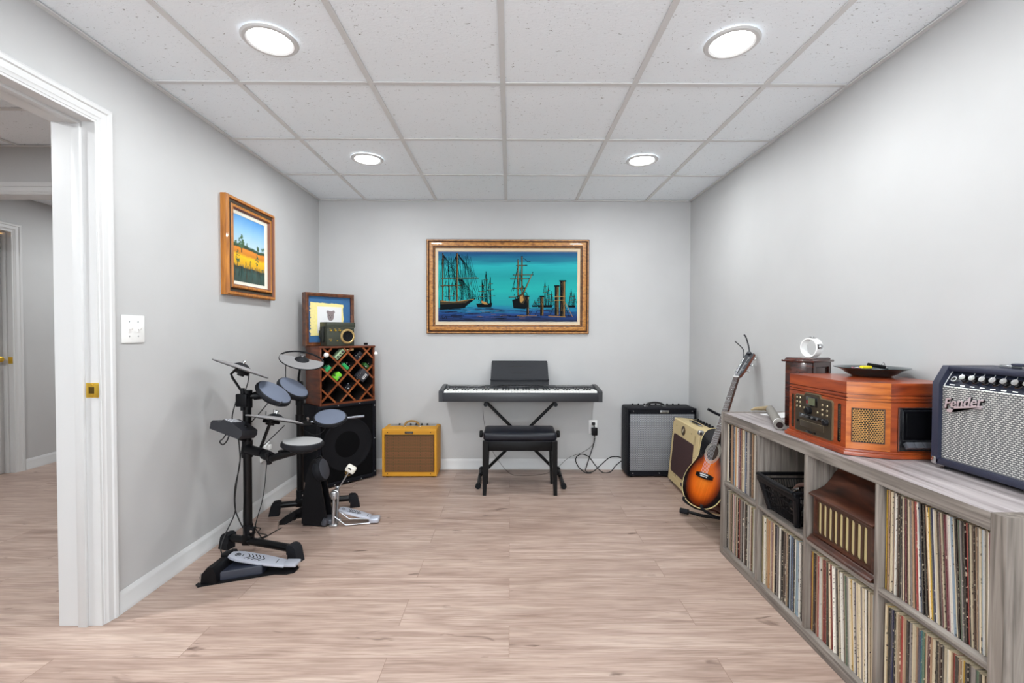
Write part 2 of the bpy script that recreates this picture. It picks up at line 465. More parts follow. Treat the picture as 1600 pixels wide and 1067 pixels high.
m = M(); m.bx(LX-WT-.0, LX-WT+.05, DY+.1, 7.5, 0, H+.004); struct(m.build('wall_hall_right', wall_m))
m = M(); m.bx(HX0, LX-WT, RY-.1, RY, 0, H+.004); struct(m.build('wall_hall_rear', wall_m))
m = M(); m.bx(HX0, HX0+.1, RY, 7.6, 0, H+.004); struct(m.build('wall_hall_far', wall_m))
m = M(); casing(m, FX, 1, FD0+.008, FD1-.008, 2.052); struct(m.build('trim_5', white_trim))
m = M(); base_y(m, FX, 1, FD1+.055, 7.5); struct(m.build('baseboard_hall', white_trim))
m = M(); jamb(m, FX-.122, FX+.002, FD0, FD1, 2.06, .018); m.bx(FX-.075, FX-.04, FD1-.03, FD1-.0175, 0, 2.04, bev=.002)
d2 = struct(m.build('door_2', white_trim))
m = M(); m.bx(FX-.04, FX-.004, FD1-.0205, FD1-.018, .93, .985, bev=.0008); m.build('strike_plate', brass, d2)
# the far door stands ajar
dl = M(); dl.box((-.018, -.375, 1.012), (.036, .75, 2.02), bev=.002)
for z0, z1 in ((.25, .85), (1.0, 1.85)):
    for y0, y1 in ((-.68, -.41), (-.34, -.07)):
        dl.bx(.0, .004, y0, y1, z0, z1, bev=.0018)
dt = Tr(FX-.045, FD0+.03, 0) @ RZ(R(-175)) @ Tr(0, 0, 0)
dl.build('door_leaf', white_trim, d2, mtx=dt @ RZ(R(0)))
kb = M(); kb.t = dt
kb.lathe([(0, .05), (.014, .049), (.024, .04), (.026, .03), (.02, .02), (.009, .014), (.009, .004), (.028, .003), (.028, 0), (0, 0)], Tr(-.036, -.69, .97) @ RY_(-PI/2), 24)
kb.lathe([(0, .05), (.014, .049), (.024, .04), (.026, .03), (.02, .02), (.009, .014), (.009, .004), (.028, .003), (.028, 0), (0, 0)], Tr(0, -.69, .97) @ RY_(PI/2), 24)
kb.build('door_knob', brass, d2)
# warm lamp in the room behind the far door
def area_light(parent, loc, size, watts, col=(1, 1, 1), rot=(0, 0, 0), name='lamp_light'):
    l = bpy.data.lights.new(name, 'AREA'); l.shape = 'DISK'; l.size = size; l.energy = watts; l.color = col
    o = bpy.data.objects.new(name, l); C.objects.link(o); o.location = loc; o.rotation_euler = rot
    if parent is not None: o.parent = parent
    return o
emit = bpy.data.materials.new('lamp_diffuser'); nt, N, L_, B = nodes(emit)
B.inputs['Base Color'].default_value = (1, 1, 1, 1); B.inputs['Emission Color'].default_value = (1, 1, 1, 1); B.inputs['Emission Strength'].default_value = 6
def can_light(x, y, label, group, watts=None, col=(.95, .985, 1)):
    t = thing('recessed_ceiling_light', label, 'ceiling light', (x, y, H-.004), 0, group)
    m = M(); m.lathe([(.079, -.002), (.086, -.007), (.098, -.006), (.105, 0), (.098, .002), (.079, .001)], None, 48, close=True); m.build('trim_ring', white_trim, t)
    m = M(); m.lathe([(0, -.004), (.06, -.004), (.0795, -.002), (.0795, .001), (0, .001)], None, 48); m.build('diffuser', emit, t)
    area_light(t, (0, 0, -.008), .155, LAMP_W if watts is None else watts, col)
    return t
G = 'recessed lights in the music room ceiling'
can_light(-.947, 1.818, 'round white recessed light nearest the doorway, above the drum pads', G)
can_light(.877, 1.818, 'large-looking round white recessed light above the record shelf', G)
can_light(-.947, 3.042, 'round white recessed light near the back wall, left of the ship painting', G)
can_light(.877, 3.042, 'round white recessed light near the back wall, right of the ship painting', G)
for x in (-.947, .877):
    for y in (.599, -.62):
        can_light(x, y, 'round white recessed light behind the photographer', 'recessed lights behind the viewpoint', LAMP_W*(.62 if x > 0 else .9))
can_light(-3.0, 1.2, 'round recessed light in the hall ceiling out of view', 'hall lights', 42)
can_light(-3.2, 4.4, 'round recessed light in the far hall ceiling out of view', 'hall lights', 18)
wl = thing('ceiling_lamp', 'warm ceiling lamp in the room behind the far door', 'lamp', (-5.3, 3.5, H))
m = M(); m.lathe([(0, -.09), (.09, -.075), (.14, -.03), (.145, 0), (0, 0)], None, 32); m.build('shade', mat('warm_glass', S(255, 220, 170), .3), wl)
area_light(wl, (0, 0, -.12), .25, 40, (1, .55, .2))

# ------------------------------------------------------------------ switch and outlets
sw = thing('light_switch', 'white double toggle light switch plate on left wall beside door casing', 'light switch', (LX, 2.0135, 1.2135), PI/2)
m = M(); m.box((0, -.003, 0), (.121, .006, .121), bev=.0025); m.build('plate', white_plastic, sw)
for x in (-.0235, .0235):
    m = M(); m.box((x, -.007, 0), (.011, .004, .025)); m.box((x, -.012, .005), (.008, .016, .01), rot=Matrix.Rotation(R(25), 3, 'X'), bev=.001); m.build('toggle', white_plastic, sw)
    for z in (-.032, .032):
        m = M(); m.cyl((x, -.0075, z), (x, -.005, z), .003, seg=10); m.build('screw', steel, sw)
def outlet(name, label, loc, rz):
    t = thing(name, label, 'outlet', loc, rz)
    m = M(); m.box((0, -.003, 0), (.074, .006, .12), bev=.0025); m.build('plate', white_plastic, t)
    for z in (-.03, .03):
        m = M(); m.cyl((0, -.0085, z), (0, -.004, z), .0165, seg=24); m.mi = 1
        for x in (-.006, .006): m.box((x, -.0087, z+.003), (.002, .0012, .008))
        m.cyl((0, -.0092, z-.008), (0, -.0084, z-.008), .002, seg=8)
        m.build('socket', [white_plastic, black_plastic], t)
    return t
outlet('wall_outlet', 'white wall outlet on back wall right of keyboard with black plugs', (.735, DY, .375), 0)
outlet('wall_outlet', 'white wall outlet low on left wall behind the drum kit', (LX, 3.06, .39), PI/2)
ad = M(); ad.box((0, -.028, 0), (.05, .036, .066), bev=.004); 
t = thing('power_adapter', 'black power adapter plugged into lower socket of back wall outlet', 'power adapter', (.741, DY-.009, .342))
ad.build('case', black_plastic, t)
m = M(); m.cyl((0, -.03, -.034), (0, -.03, -.05), .005, .003, seg=12); m.build('strain_relief', black_cable, t)
t = thing('power_plug', 'small black right-angle plug in upper socket of back wall outlet', 'plug', (.735, DY-.0095, .407))
m = M(); m.box((0, -.012, 0), (.028, .022, .022), bev=.004); m.cyl((.004, -.016, -.006), (.006, -.022, -.03), .006, .004, seg=12); m.build('plug_body', black_cable, t)
t = thing('phone_charger', 'white cube charger plugged into left wall outlet behind drum kit', 'charger', (LX+.009, 3.06, .42), PI/2)
m = M(); m.box((.012, -.02, .004), (.03, .038, .03), bev=.004); m.box((-.02, -.03, .03), (.06, .012, .014), rot=Matrix.Rotation(R(-25), 3, 'Y'), bev=.003); m.build('charger_body', white_plastic, t)
t = thing('phone_charger', 'white plug hanging in lower socket of left wall outlet behind drum kit', 'charger', (LX+.009, 3.06, .36), PI/2)
m = M(); m.box((0, -.016, 0), (.028, .03, .034), bev=.004); m.build('charger_body', white_plastic, t)

# ------------------------------------------------------------------ PAINTINGS
def painting_ships():
    t = thing('framed_painting', 'large gold framed painting of tall ships in turquoise harbour on back wall', 'painting', (-.018, DY, 1.6025))
    W2, H2 = .708, .41
    gw = wood('antique_gold_wood', S(112, 66, 26), S(176, 116, 48), (30, 30, 60), .45, .2, S(196, 142, 68))
    dk = wood('dark_gilt_edge', S(52, 30, 16), S(104, 62, 30), (30, 30, 60), .5)
    m = M()
    m.frame(-W2, W2, -H2, H2, [(0, 0), (0, .02), (.006, .028), (.014, .026), (.018, .018), (.024, .018), (.03, .032), (.052, .037), (.06, .036), (.064, .026), (.07, .026), (.074, .018), (.078, .012)], [1, 1, 0, 1, 1, 0, 0, 0, 1, 1, 0, 1])
    # rope bead
    for i in range(110):
        x = -W2+.021+i*(2*W2-.042)/109
        for z in (-H2+.021, H2-.021): m.mi = 1; m.sph((x, -.019, z), .0042, seg=6)
    for i in range(62):
        z = -H2+.021+i*(2*H2-.042)/61
        for x in (-W2+.021, W2-.021): m.sph((x, -.019, z), .0042, seg=6)
    m.build('frame', [gw, dk], t)
    m = M(); m.frame(-W2+.076, W2-.076, -H2+.076, H2-.076, [(0, .0), (0, .013), (.024, .011), (.026, .007)]); m.build('liner', mat('linen_liner', S(214, 196, 168), .8, bump=(700, .4)), t)
    # canvas : painted sky and water as horizontal strokes
    cm = bpy.data.materials.new('harbour_oil_paint'); nt, N, L, B = nodes(cm)
    tc = N.new('ShaderNodeTexCoord'); sp = N.new('ShaderNodeSeparateXYZ'); L.new(tc.outputs['Object'], sp.inputs[0])
    mr = N.new('ShaderNodeMapRange'); mr.inputs[1].default_value = -.3; mr.inputs[2].default_value = .3; L.new(sp.outputs['Z'], mr.inputs[0])
    mp = N.new('ShaderNodeMapping'); mp.inputs['Scale'].default_value = (2.2, 1, 38); L.new(tc.outputs['Object'], mp.inputs[0])
    n = N.new('ShaderNodeTexNoise'); n.inputs['Scale'].default_value = 1; n.inputs['Detail'].default_value = 5; L.new(mp.outputs[0], n.inputs['Vector'])
    ad = N.new('ShaderNodeMath'); ad.operation = 'MULTIPLY_ADD'; ad.inputs[1].default_value = .16; L.new(n.outputs['Fac'], ad.inputs[0]); 
    su = N.new('ShaderNodeMath'); su.operation = 'ADD'; su.inputs[1].default_value = -.08; L.new(mr.outputs[0], su.inputs[0]); L.new(su.outputs[0], ad.inputs[2])
    r = ramp(N, [(0, S(0, 26, 70)), (.1, S(2, 58, 124)), (.17, S(0, 110, 150)), (.24, S(0, 140, 148)), (.45, S(4, 164, 160)), (.66, S(0, 148, 150)), (.8, S(20, 166, 172)), (.88, S(0, 116, 140)), (1, S(0, 70, 122))])
    L.new(ad.outputs[0], r.inputs[0])
    mp2 = N.new('ShaderNodeMapping'); mp2.inputs['Scale'].default_value = (5, 1, 90); L.new(tc.outputs['Object'], mp2.inputs[0])
    n2 = N.new('ShaderNodeTexNoise'); n2.inputs['Scale'].default_value = 1; n2.inputs['Detail'].default_value = 3; L.new(mp2.outputs[0], n2.inputs['Vector'])
    r2 = ramp(N, [(.38, S(60, 90, 130)), (.52, S(255, 255, 255))]); L.new(n2.outputs['Fac'], r2.inputs[0])
    wm = N.new('ShaderNodeMath'); wm.operation = 'LESS_THAN'; wm.inputs[1].default_value = -.185; L.new(sp.outputs['Z'], wm.inputs[0])
    mx = N.new('ShaderNodeMixRGB'); mx.blend_type = 'MULTIPLY'; L.new(wm.outputs[0], mx.inputs[0]); L.new(r.outputs[0], mx.inputs[1]); L.new(r2.outputs[0], mx.inputs[2])
    L.new(mx.outputs[0], B.inputs['Base Color']); B.inputs['Roughness'].default_value = .55; B.inputs['Specular IOR Level'].default_value = .25
    dark = mat('dark_umber_paint', S(8, 16, 20), .7, spec=.08); tan = mat('ochre_paint', S(164, 124, 66), .6, vary=.3, spec=.2); mid = mat('brown_umber_paint', S(58, 50, 34), .7, vary=.4, spec=.15)
    m = M(); m.bx(-.607, .607, -.008, -.004, -.302, .302)
    U = lambda zx: -.607+(zx-195)/1192*1.214
    V = lambda zy: .294-(zy-188)/592*.588
    rnd = random.Random(3)
    def st(x1, y1, x2, y2, wd, mi=1, y=-.0086, w2=None):
        if mi == 2: wd *= .62
        elif wd < 3.2: wd *= 1.45
        m.mi = mi; m.strip(U(x1), V(y1), U(x2), V(y2), wd/980, y, None if w2 is None else w2/980)
    # left big ship
    for x, y0, wd in ((235, 190, 11), (357, 190, 13), (292, 470, 6)):
        st(x, y0, x-2, 612, wd, 1); st(x+2, y0+4, x, 612, wd*.35, 2, -.009)
    for y, x0, x1 in ((412, 218, 542), (478, 216, 398), (570, 250, 330)): st(x0, y, x1, y-4, 8, 1); st(x0, y-2, x1, y-6, 2.5, 2, -.009)
    for x0, y0, x1, y1 in [(357, 190, 480+12*k, 405-0*k) for k in range(5)]+[(235, 200, 250+24*k, 410) for k in range(7)]+[(357, 200, 250+20*k, 405) for k in range(6)]: st(x0, y0, x1, y1, 2.2)
    for k in range(38):
        x = 225+rnd.random()*250; st(x, 190+rnd.random()*60, x+rnd.uniform(-60, 90), 600, 1.8)
    for k in range(9): st(365+k*4, 420, 440+k*10, 600-k*3, 2.4)
    for k in range(30):
        x = rnd.uniform(220, 500); y = rnd.uniform(420, 590); st(x, y, x+rnd.uniform(-18, 22), y+rnd.uniform(14, 40), 2.6, rnd.choice((1, 1, 3)))
    m.mi = 1; m.poly([(U(210), V(604)), (U(300), V(616)), (U(430), V(606)), (U(526), V(580)), (U(440), V(650)), (U(420), V(672)), (U(210), V(690))], -.0087)
    m.mi = 3; m.poly([(U(215), V(612)), (U(330), V(622)), (U(460), V(604)), (U(430), V(628)), (U(215), V(640))], -.0091)
    m.mi = 2; m.poly([(U(215), V(608)), (U(330), V(616)), (U(500), V(592)), (U(500), V(597)), (U(330), V(621)), (U(215), V(613))], -.0094)
    # little ship 2
    def ship(cx, base, sc, masts, hull, seed):
        q = random.Random(seed)
        for dx, top in masts:
            st(cx+dx, top, cx+dx, base, 6*sc, 1)
            n = 3
            for k in range(n):
                yy = top+(base-top)*(.25+.22*k); hw = (22+10*k)*sc
                st(cx+dx-hw, yy+2, cx+dx+hw, yy-2, 4.5*sc, 1); st(cx+dx-hw*.6, yy, cx+dx+hw*.6, yy-2, 1.8*sc, 2, -.009)
            for k in range(6): st(cx+dx, top+10, cx+dx+q.uniform(-55, 55)*sc, base-6, 1.6)
        for k in range(14*int(1+sc)): 
            x = cx+q.uniform(-hull, hull)*.8; y = q.uniform(base-90*sc, base); st(x, y, x+q.uniform(-14, 14), y+q.uniform(8, 26)*sc, 2.6*sc, q.choice((1, 1, 3)))
        m.mi = 1; m.poly([(U(cx-hull), V(base-6)), (U(cx+hull), V(base-12*sc)), (U(cx+hull*.85), V(base+26*sc)), (U(cx-hull*.8), V(base+26*sc))], -.0087)
    ship(590, 640, 1, ((-20, 425), (14, 350), (52, 400)), 70, 5)
    m.mi = 2; m.poly([(U(565), V(606)), (U(600), V(618)), (U(625), V(640)), (U(590), V(638)), (U(568), V(628))], -.0092)
    # centre ship
    for x, top, wd in ((912, 215, 13), (877, 245, 9)): st(x, top, x, 640, wd, 1); st(x+1, top+4, x+1, 560, wd*.45, 2, -.009)
    for y, x0, x1 in ((297, 862, 958), (380, 832, 1012), (415, 812, 985), (498, 830, 940), (575, 798, 880)): st(x0, y, x1, y-2, 7, 1); st(x0+10, y-1, x1-20, y-3, 2, 2, -.009)
    st(915, 560, 1008, 352, 16, 1, w2=5); st(922, 548, 1002, 368, 5, 2, -.009)
    for k in range(12): st(900+rnd.uniform(-30, 12), 260+k*14, 900+rnd.uniform(-90, 60), 500+k*9, 1.8)
    for k in range(36):
        x = rnd.uniform(845, 955); y = rnd.uniform(470, 630); st(x, y, x+rnd.uniform(-14, 14), y+rnd.uniform(10, 44), 4, rnd.choice((1, 1, 3)))
    st(925, 232, 960, 262, 3); st(955, 266, 985, 262, 4)
    m.mi = 1; m.poly([(U(828), V(600)), (U(960), V(560)), (U(972), V(640)), (U(940), V(680)), (U(840), V(672))], -.0087)
    m.mi = 3; m.poly([(U(884), V(560)), (U(925), V(536)), (U(946), V(590)), (U(925), V(636)), (U(892), V(622))], -.0091)
    m.mi = 2; m.poly([(U(896), V(572)), (U(918), V(556)), (U(928), V(600)), (U(908), V(626)), (U(896), V(610))], -.0094)
    # distant ships
    ship(1110, 650, .6, ((-50, 560), (0, 425), (30, 470), (55, 520)), 70, 9); ship(1022, 652, .35, ((0, 600),), 26, 2); ship(1340, 652, .5, ((-5, 500), (20, 540)), 34, 8)
    # pilings
    for x, top, bot, wd in ((1262, 432, 745, 46), (1212, 476, 735, 36), (1084, 568, 738, 30), (962, 568, 738, 22)):
        st(x, top, x, bot, wd, 3, -.0096); st(x-wd*.3, top, x-wd*.3, bot, wd*.3, 1, -.0099); st(x+wd*.28, top+6, x+wd*.28, bot, wd*.22, 2, -.0099); st(x-wd*.65, top, x+wd*.65, top, 12, 1, -.0101)
        for k in range(6): st(x+rnd.uniform(-wd*.3, wd*.3), top+rnd.uniform(10, 60), x+rnd.uniform(-wd*.3, wd*.3), bot-rnd.uniform(10, 90), 2.5, rnd.choice((1, 2)), -.0102)
    for y in (572, 604): st(1190, y, 1282, y-4, 7, 2, -.0104)
    st(1285, 620, 1348, 748, 6, 2, -.0104); st(1276, 640, 1320, 748, 4, 1, -.0104); st(1140, 740, 1290, 748, 8, 2, -.0104); st(1148, 735, 1185, 668, 4, 1, -.0104); st(870, 738, 1040, 738, 5, 2, -.0104)
    for x in (985, 1000, 1046): st(x, 690, x-24, 738, 4, 1, -.0104)
    # water strokes and signature
    for k in range(60):
        x = rnd.uniform(200, 1280); y = rnd.uniform(668, 772); st(x, y, x+rnd.uniform(30, 120), y+rnd.uniform(-2, 2), 2.4, 1, -.0085)
    for k in range(16):
        x = rnd.uniform(430, 900); y = rnd.uniform(690, 760); st(x, y, x+rnd.uniform(20, 60), y, 1.6, 2, -.0085)
    for a in ((218, 765, 232, 735), (232, 770, 236, 745), (240, 768, 262, 742), (262, 742, 268, 768)): st(*a, 2.5, 1, -.009)
    m.build('canvas', [cm, dark, tan, mid], t, smooth=False)
painting_ships()

def painting_field():
    # local x runs away from the viewer along the left wall (Y), facing +X
    t = thing('framed_painting', 'wood framed painting of yellow field and blue sky on left wall', 'painting', (LX, 2.9, 1.712), PI/2)
    ow = wood('golden_oak_frame', S(150, 88, 24), S(196, 126, 44), (60, 60, 6), .4, .3); dk = mat('dark_frame_groove', S(62, 50, 34), .6, vary=.3)
    rb = mat('red_brown_lip', S(120, 62, 30), .45)
    m = M(); m.frame(-.268, .268, -.292, .292, [(0, 0), (0, .032), (.007, .04), (.02, .04), (.025, .03), (.04, .024), (.044, .034), (.05, .04), (.062, .038), (.066, .028), (.07, .022)], [0, 0, 0, 2, 1, 1, 0, 0, 2, 2])
    m.build('frame', [ow, dk, rb], t)
    m = M(); m.frame(-.2, .2, -.224, .224, [(0, .0), (0, .021), (.022, .014), (.024, .01)]); m.build('liner', mat('pale_linen_liner', S(226, 220, 206), .8), t)
    cm = bpy.data.materials.new('field_oil_paint'); nt, N, L, B = nodes(cm)
    tc = N.new('ShaderNodeTexCoord'); sp = N.new('ShaderNodeSeparateXYZ'); L.new(tc.outputs['Object'], sp.inputs[0])
    mp = N.new('ShaderNodeMapping'); mp.inputs['Scale'].default_value = (14, 1, 14); L.new(tc.outputs['Object'], mp.inputs[0])
    n = N.new('ShaderNodeTexNoise'); n.inputs['Scale'].default_value = 1; n.inputs['Detail'].default_value = 4; L.new(mp.outputs[0], n.inputs['Vector'])
    ad = N.new('ShaderNodeMath'); ad.operation = 'MULTIPLY_ADD'; ad.inputs[1].default_value = .03; L.new(n.outputs['Fac'], ad.inputs[0]); L.new(sp.outputs['Z'], ad.inputs[2])
    sl = N.new('ShaderNodeMath'); sl.operation = 'MULTIPLY_ADD'; sl.inputs[1].default_value = .045; L.new(sp.outputs['X'], sl.inputs[0]); L.new(ad.outputs[0], sl.inputs[2])
    mr = N.new('ShaderNodeMapRange'); mr.inputs[1].default_value = -.215; mr.inputs[2].default_value = .245; L.new(sl.outputs[0], mr.inputs[0])
    r = ramp(N, [(0, S(44, 62, 54)), (.2, S(66, 92, 84)), (.255, S(50, 52, 40)), (.27, S(214, 160, 20)), (.4, S(244, 192, 16)), (.44, S(206, 128, 30)), (.5, S(226, 138, 36)), (.515, S(40, 66, 48)), (.545, S(50, 84, 60)), (.56, S(186, 212, 226)), (.75, S(140, 190, 224)), (1, S(40, 130, 206))])
    L.new(mr.outputs[0], r.inputs[0]); L.new(r.outputs[0], B.inputs['Base Color']); B.inputs['Roughness'].default_value = .45
    g = mat('painted_foliage', S(70, 104, 70), .5, vary=.4); tk = mat('painted_trunk', S(50, 44, 34), .5); rd = mat('painted_reeds_teal', S(60, 96, 92), .5, vary=.4); rb2 = mat('painted_reeds_umber', S(84, 66, 44), .5, vary=.4)
    m = M(); m.bx(-.177, .177, -.012, -.008, -.201, .201)
    q = random.Random(11)
    def tree(x, z, h, w):
        m.mi = 2; m.strip(x, z, x, z+h*.5, w*.14, -.0126)
        m.mi = 1
        for k in range(34):
            a = q.random(); rr = w*.5*math.sin(PI*(.15+.85*a))**.7; xx = x+q.uniform(-rr, rr); zz = z+h*(.28+.72*a)
            s_ = w*.09; m.poly([(xx-s_, zz-s_), (xx+s_, zz-s_*.7), (xx+s_*.8, zz+s_), (xx-s_*.7, zz+s_)], -.013-k*1e-5)
    tree(-.083, -.02, .105, .065); tree(-.125, -.115, .105, .04); tree(.085, -.1, .09, .034); tree(.01, -.105, .045, .018); tree(-.04, -.11, .04, .014)
    for k in range(24): tree(q.uniform(-.17, .17), .015-.0*k+q.uniform(-.01, .006), .03, .02) if k % 2 else None
    for k in range(150):
        x = q.uniform(-.175, .17); z = q.uniform(-.2, -.11); m.mi = q.choice((3, 3, 4)); hh = min(q.uniform(.02, .07), -.095-z); m.strip(x, z, x+q.uniform(-.003, .003), z+hh, .0022, -.0128)
    m.build('canvas', [cm, g, tk, rd, rb2], t, smooth=False)
painting_field()

# ------------------------------------------------------------------ CORNER STACK: speaker cabinet, rack, picture, radio can
AS = R(46.5); SO = (-1.443, 3.413)
def SL(x, y, z):      # local stack frame -> world
    return (SO[0]+x*math.cos(AS)-y*math.sin(AS), SO[1]+x*math.sin(AS)+y*math.cos(AS), z)
sp = thing('speaker_cabinet', 'large black loudspeaker cabinet in the corner under the wooden rack', 'speaker', SL(0, 0, 0), AS)
grille_blk = weave('black_speaker_cloth', S(9, 9, 12), S(5, 5, 7), .004, .004); grille_blk.node_tree.nodes['Principled BSDF'].inputs['Specular IOR Level'].default_value = .15
m = M()
m.bx(0, .484, .02, .27, .012, .64, bev=.008)
m.build('cabinet', tolex_black, sp)
m = M(); m.frame(0, .484, .012, .64, [(0, -.03), (0, 0), (.006, .004), (.02, .004), (.026, -.004), (.026, -.012)]); m.build('front_rim', tolex_black, sp)
m = M(); m.bx(.02, .464, .008, .02, .03, .62); m.build('grille_cloth', grille_blk, sp)
m = M(); m.lathe([(.205, 0), (.21, .003), (.2, .007), (.186, .002), (.15, .0005), (.08, -.001), (0, -.001)], Tr(.24, .0075, .315) @ RX_(PI/2), 48); m.build('woofer_outline', mat('speaker_cone_black', S(19, 19, 23), .8, spec=.2), sp)
for x, z in ((.012, .055), (.012, .6), (.472, .055), (.472, .6), (.13, .02), (.24, .02), (.35, .02), (.472, .33), (.16, .632), (.34, .632)):
    m = M(); m.sph((x, -.0045, z), .0045, sy=.5, seg=10); m.build('screw', steel, sp)
em = mat('emblem_gold', S(196, 160, 96), .35, .6)
m = M()
m.lathe([(.0165, 0), (.0165, .002), (.0195, .002), (.0195, 0)], Tr(.236, .0065, .094) @ RX_(PI/2), 32)
for k in range(3):
    rt = Tr(.236, .0052, .094) @ RY_(k*PI/3)
    for dx in (-.0024, .0024): m.box((dx, 0, 0), (.0016, .002, .033), mtx=rt)
m.lathe([(0, .002), (.004, .002), (.004, 0)], Tr(.236, .0065, .094) @ RX_(PI/2), 16)
m.build('emblem', em, sp)
text(sp, 'YAMAHA', .0125, em, Tr(.236, .0055, .065), name='lettering')
for x in (.05, .434):
    for y in (.05, .24):
        m = M(); m.cyl((x, y, 0), (x, y, .014), .018, .016, 16); m.build('foot', rubber, sp)

rosewood = wood('reddish_rack_wood', S(62, 28, 14), S(104, 50, 24), (5, 5, 26), .35, .2, S(132, 70, 36))
rk = thing('wooden_bottle_rack', 'reddish wooden lattice bottle rack full of guitar pedals on black speaker', 'rack', SL(.018, 0, .641), AS)
RW, RD, RH = .458, .255, .452
m = M()
m.bx(0, .014, 0, RD, 0, RH, bev=.001); m.bx(RW-.014, RW, 0, RD, 0, RH, bev=.001)
m.bx(.014, RW-.014, .0, RD, 0, .014); m.bx(-.004, RW+.004, -.004, RD, RH-.014, RH, bev=.001)
m.bx(.014, RW-.014, RD-.008, RD, .014, RH-.014)
m.build('case', rosewood, rk)
m = M()
# lattice boards: diagonals clipped to the opening
X0, X1, Z0, Z1 = .014, RW-.014, .014, RH-.014
nx, nz, hd = .144, .322, .0815
def clipseg(px, pz, dx, dz):
    t0, t1 = -9, 9
    for p, d, lo, hi in ((px, dx, X0, X1), (pz, dz, Z0, Z1)):
        a, b = (lo-p)/d, (hi-p)/d
        t0 = max(t0, min(a, b)); t1 = min(t1, max(a, b))
    return (t0, t1) if t1-t0 > .02 else None
shade_in = mat('shade_dark_inside', S(22, 12, 9), .8)  # near-black lining and boards: shade of the deep cells put into the colour
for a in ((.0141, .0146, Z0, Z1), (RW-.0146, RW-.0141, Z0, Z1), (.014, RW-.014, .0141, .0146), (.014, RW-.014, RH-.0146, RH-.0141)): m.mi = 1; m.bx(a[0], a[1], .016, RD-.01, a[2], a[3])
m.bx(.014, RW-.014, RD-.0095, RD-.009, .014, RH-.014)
lat = wood('lattice_wood', S(92, 42, 16), S(136, 70, 30), (14, 14, 14), .4, .2, S(160, 92, 46))
for sgn in (1, -1):
    for k in range(-4, 5):
        px, pz = nx+2*hd*k, nz
        s2 = .70711
        r = clipseg(px, pz, s2, s2*sgn)
        if not r: continue
        a, b = r; cx, cz = px+s2*(a+b)/2, pz+s2*sgn*(a+b)/2
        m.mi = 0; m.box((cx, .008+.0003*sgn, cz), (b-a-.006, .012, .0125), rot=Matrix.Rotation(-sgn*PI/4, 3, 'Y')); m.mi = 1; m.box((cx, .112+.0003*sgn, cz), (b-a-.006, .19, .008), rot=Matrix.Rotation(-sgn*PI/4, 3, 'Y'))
m.build('lattice', [lat, shade_in], rk)
for x, y, z in ((.044, -.014, .388), (RW+.010, .004, .385)):
    m = M(); m.sph((x, y, z), .019 if x < .1 else .0165, seg=24); m.cyl((x, y, z), (x-.002, y+.018, z), .006, seg=10); 
    m.build('round_knob', white_plastic, rk)
m = M(); m.box((.395, .03, RH+.0115), (.022, .03, .018), bev=.003)
bk = m.build('black_block', black_plastic, None); bk.location = SL(.018, 0, .644); bk.rotation_euler = (0, 0, AS)
bk.name = 'cable_clip'; tag(bk, 'tiny black clip lying on top of the reddish lattice rack', 'clip')

# guitar pedals: built in a frame whose base lies on a lattice board (tilt +-45)
def pedal(label, x, z, tilt, size, col, knobs, y=.012, sw=True, foot=None, name='guitar_pedal', jack=True, mtl=None):
    t = thing(name, label, 'guitar pedal', (0, 0, 0), 0, 'effects pedals stored in the lattice rack')
    m4 = Matrix.Translation(Vector(SL(.018+x, y, .641+z))) @ RZ(AS) @ RY_(R(tilt))
    t.matrix_world = m4; PM[t.name] = m4
    w_, d_, h_ = size
    cm = mtl or mat('pedal_paint', col, .35, .1)
    m = M(); m.box((0, d_/2, 0), (w_, d_, h_), bev=.003); m.build('enclosure', cm, t)
    dk = black_plastic
    n = len(knobs)
    for i, (kx, kz, kr) in enumerate(knobs):
        m = M(); m.cyl((kx, 0, kz), (kx, -.011, kz), kr, kr*.85, 16); m.mi = 1; m.box((kx, -.0113, kz+kr*.4), (.0014, .001, kr*.9)); m.build('knob', [dk, white_plastic], t)
    if sw:
        m = M(); m.cyl((0, 0, -h_*.3), (0, -.009, -h_*.3), .0055, seg=14); m.cyl((0, 0, -h_*.3), (0, -.002, -h_*.3), .008, seg=6); m.build('footswitch', chrome, t)
    if jack:
        for s_ in (-1, 1):
            m = M(); m.cyl((s_*w_/2, d_*.5, h_*.15), (s_*(w_/2+.008), d_*.5, h_*.15), .006, seg=12); m.build('jack', chrome, t)
    return t
hz = .0
pedal('sage green pedal with three dark knobs, upper cell of the lattice rack', .166, .389, -45, (.095, .06, .034), S(164, 188, 150), [(-.026, 0, .008), (0, 0, .006), (.026, 0, .008)], sw=False)
pedal('bright green pedal with silver jacks at the left edge of the lattice rack', .068, .279, -45, (.056, .06, .03), S(40, 168, 104), [(-.016, .024, .007), (.012, .024, .007)], sw=False)
pedal('slim green pedal in the centre cell of the lattice rack', .214, .291, 45, (.058, .06, .026), S(46, 176, 96), [(-.018, .02, .006), (.012, .02, .006)], sw=False)
t = pedal('lime green pedal in the lower left part of the lattice rack', .148, .218, -45, (.062, .065, .042), S(126, 214, 62), [(-.01, .026, .006)], sw=True)
pedal('dark green pedal at the right edge of the lattice rack', .392, .288, 45, (.045, .06, .028), S(50, 98, 44), [(-.008, .018, .006)], sw=True, jack=False)
t = pedal('large charcoal pedal with white lettering, right side of the lattice rack', .352, .213, -45, (.085, .055, .078), S(58, 58, 64), [(-.028, .03, .006), (-.01, .03, .006)], sw=False, y=-.006)
m = M()
for i, (a, b) in enumerate(((-.02, .012), (-.008, .016), (.006, .01), (.02, .014))): m.box((a, -.0006, -.018), (.007, .0012, b), bev=.0004)
m.box((0, -.0006, -.006), (.05, .0012, .0025))
m.build('white_marking', white_plastic, t)
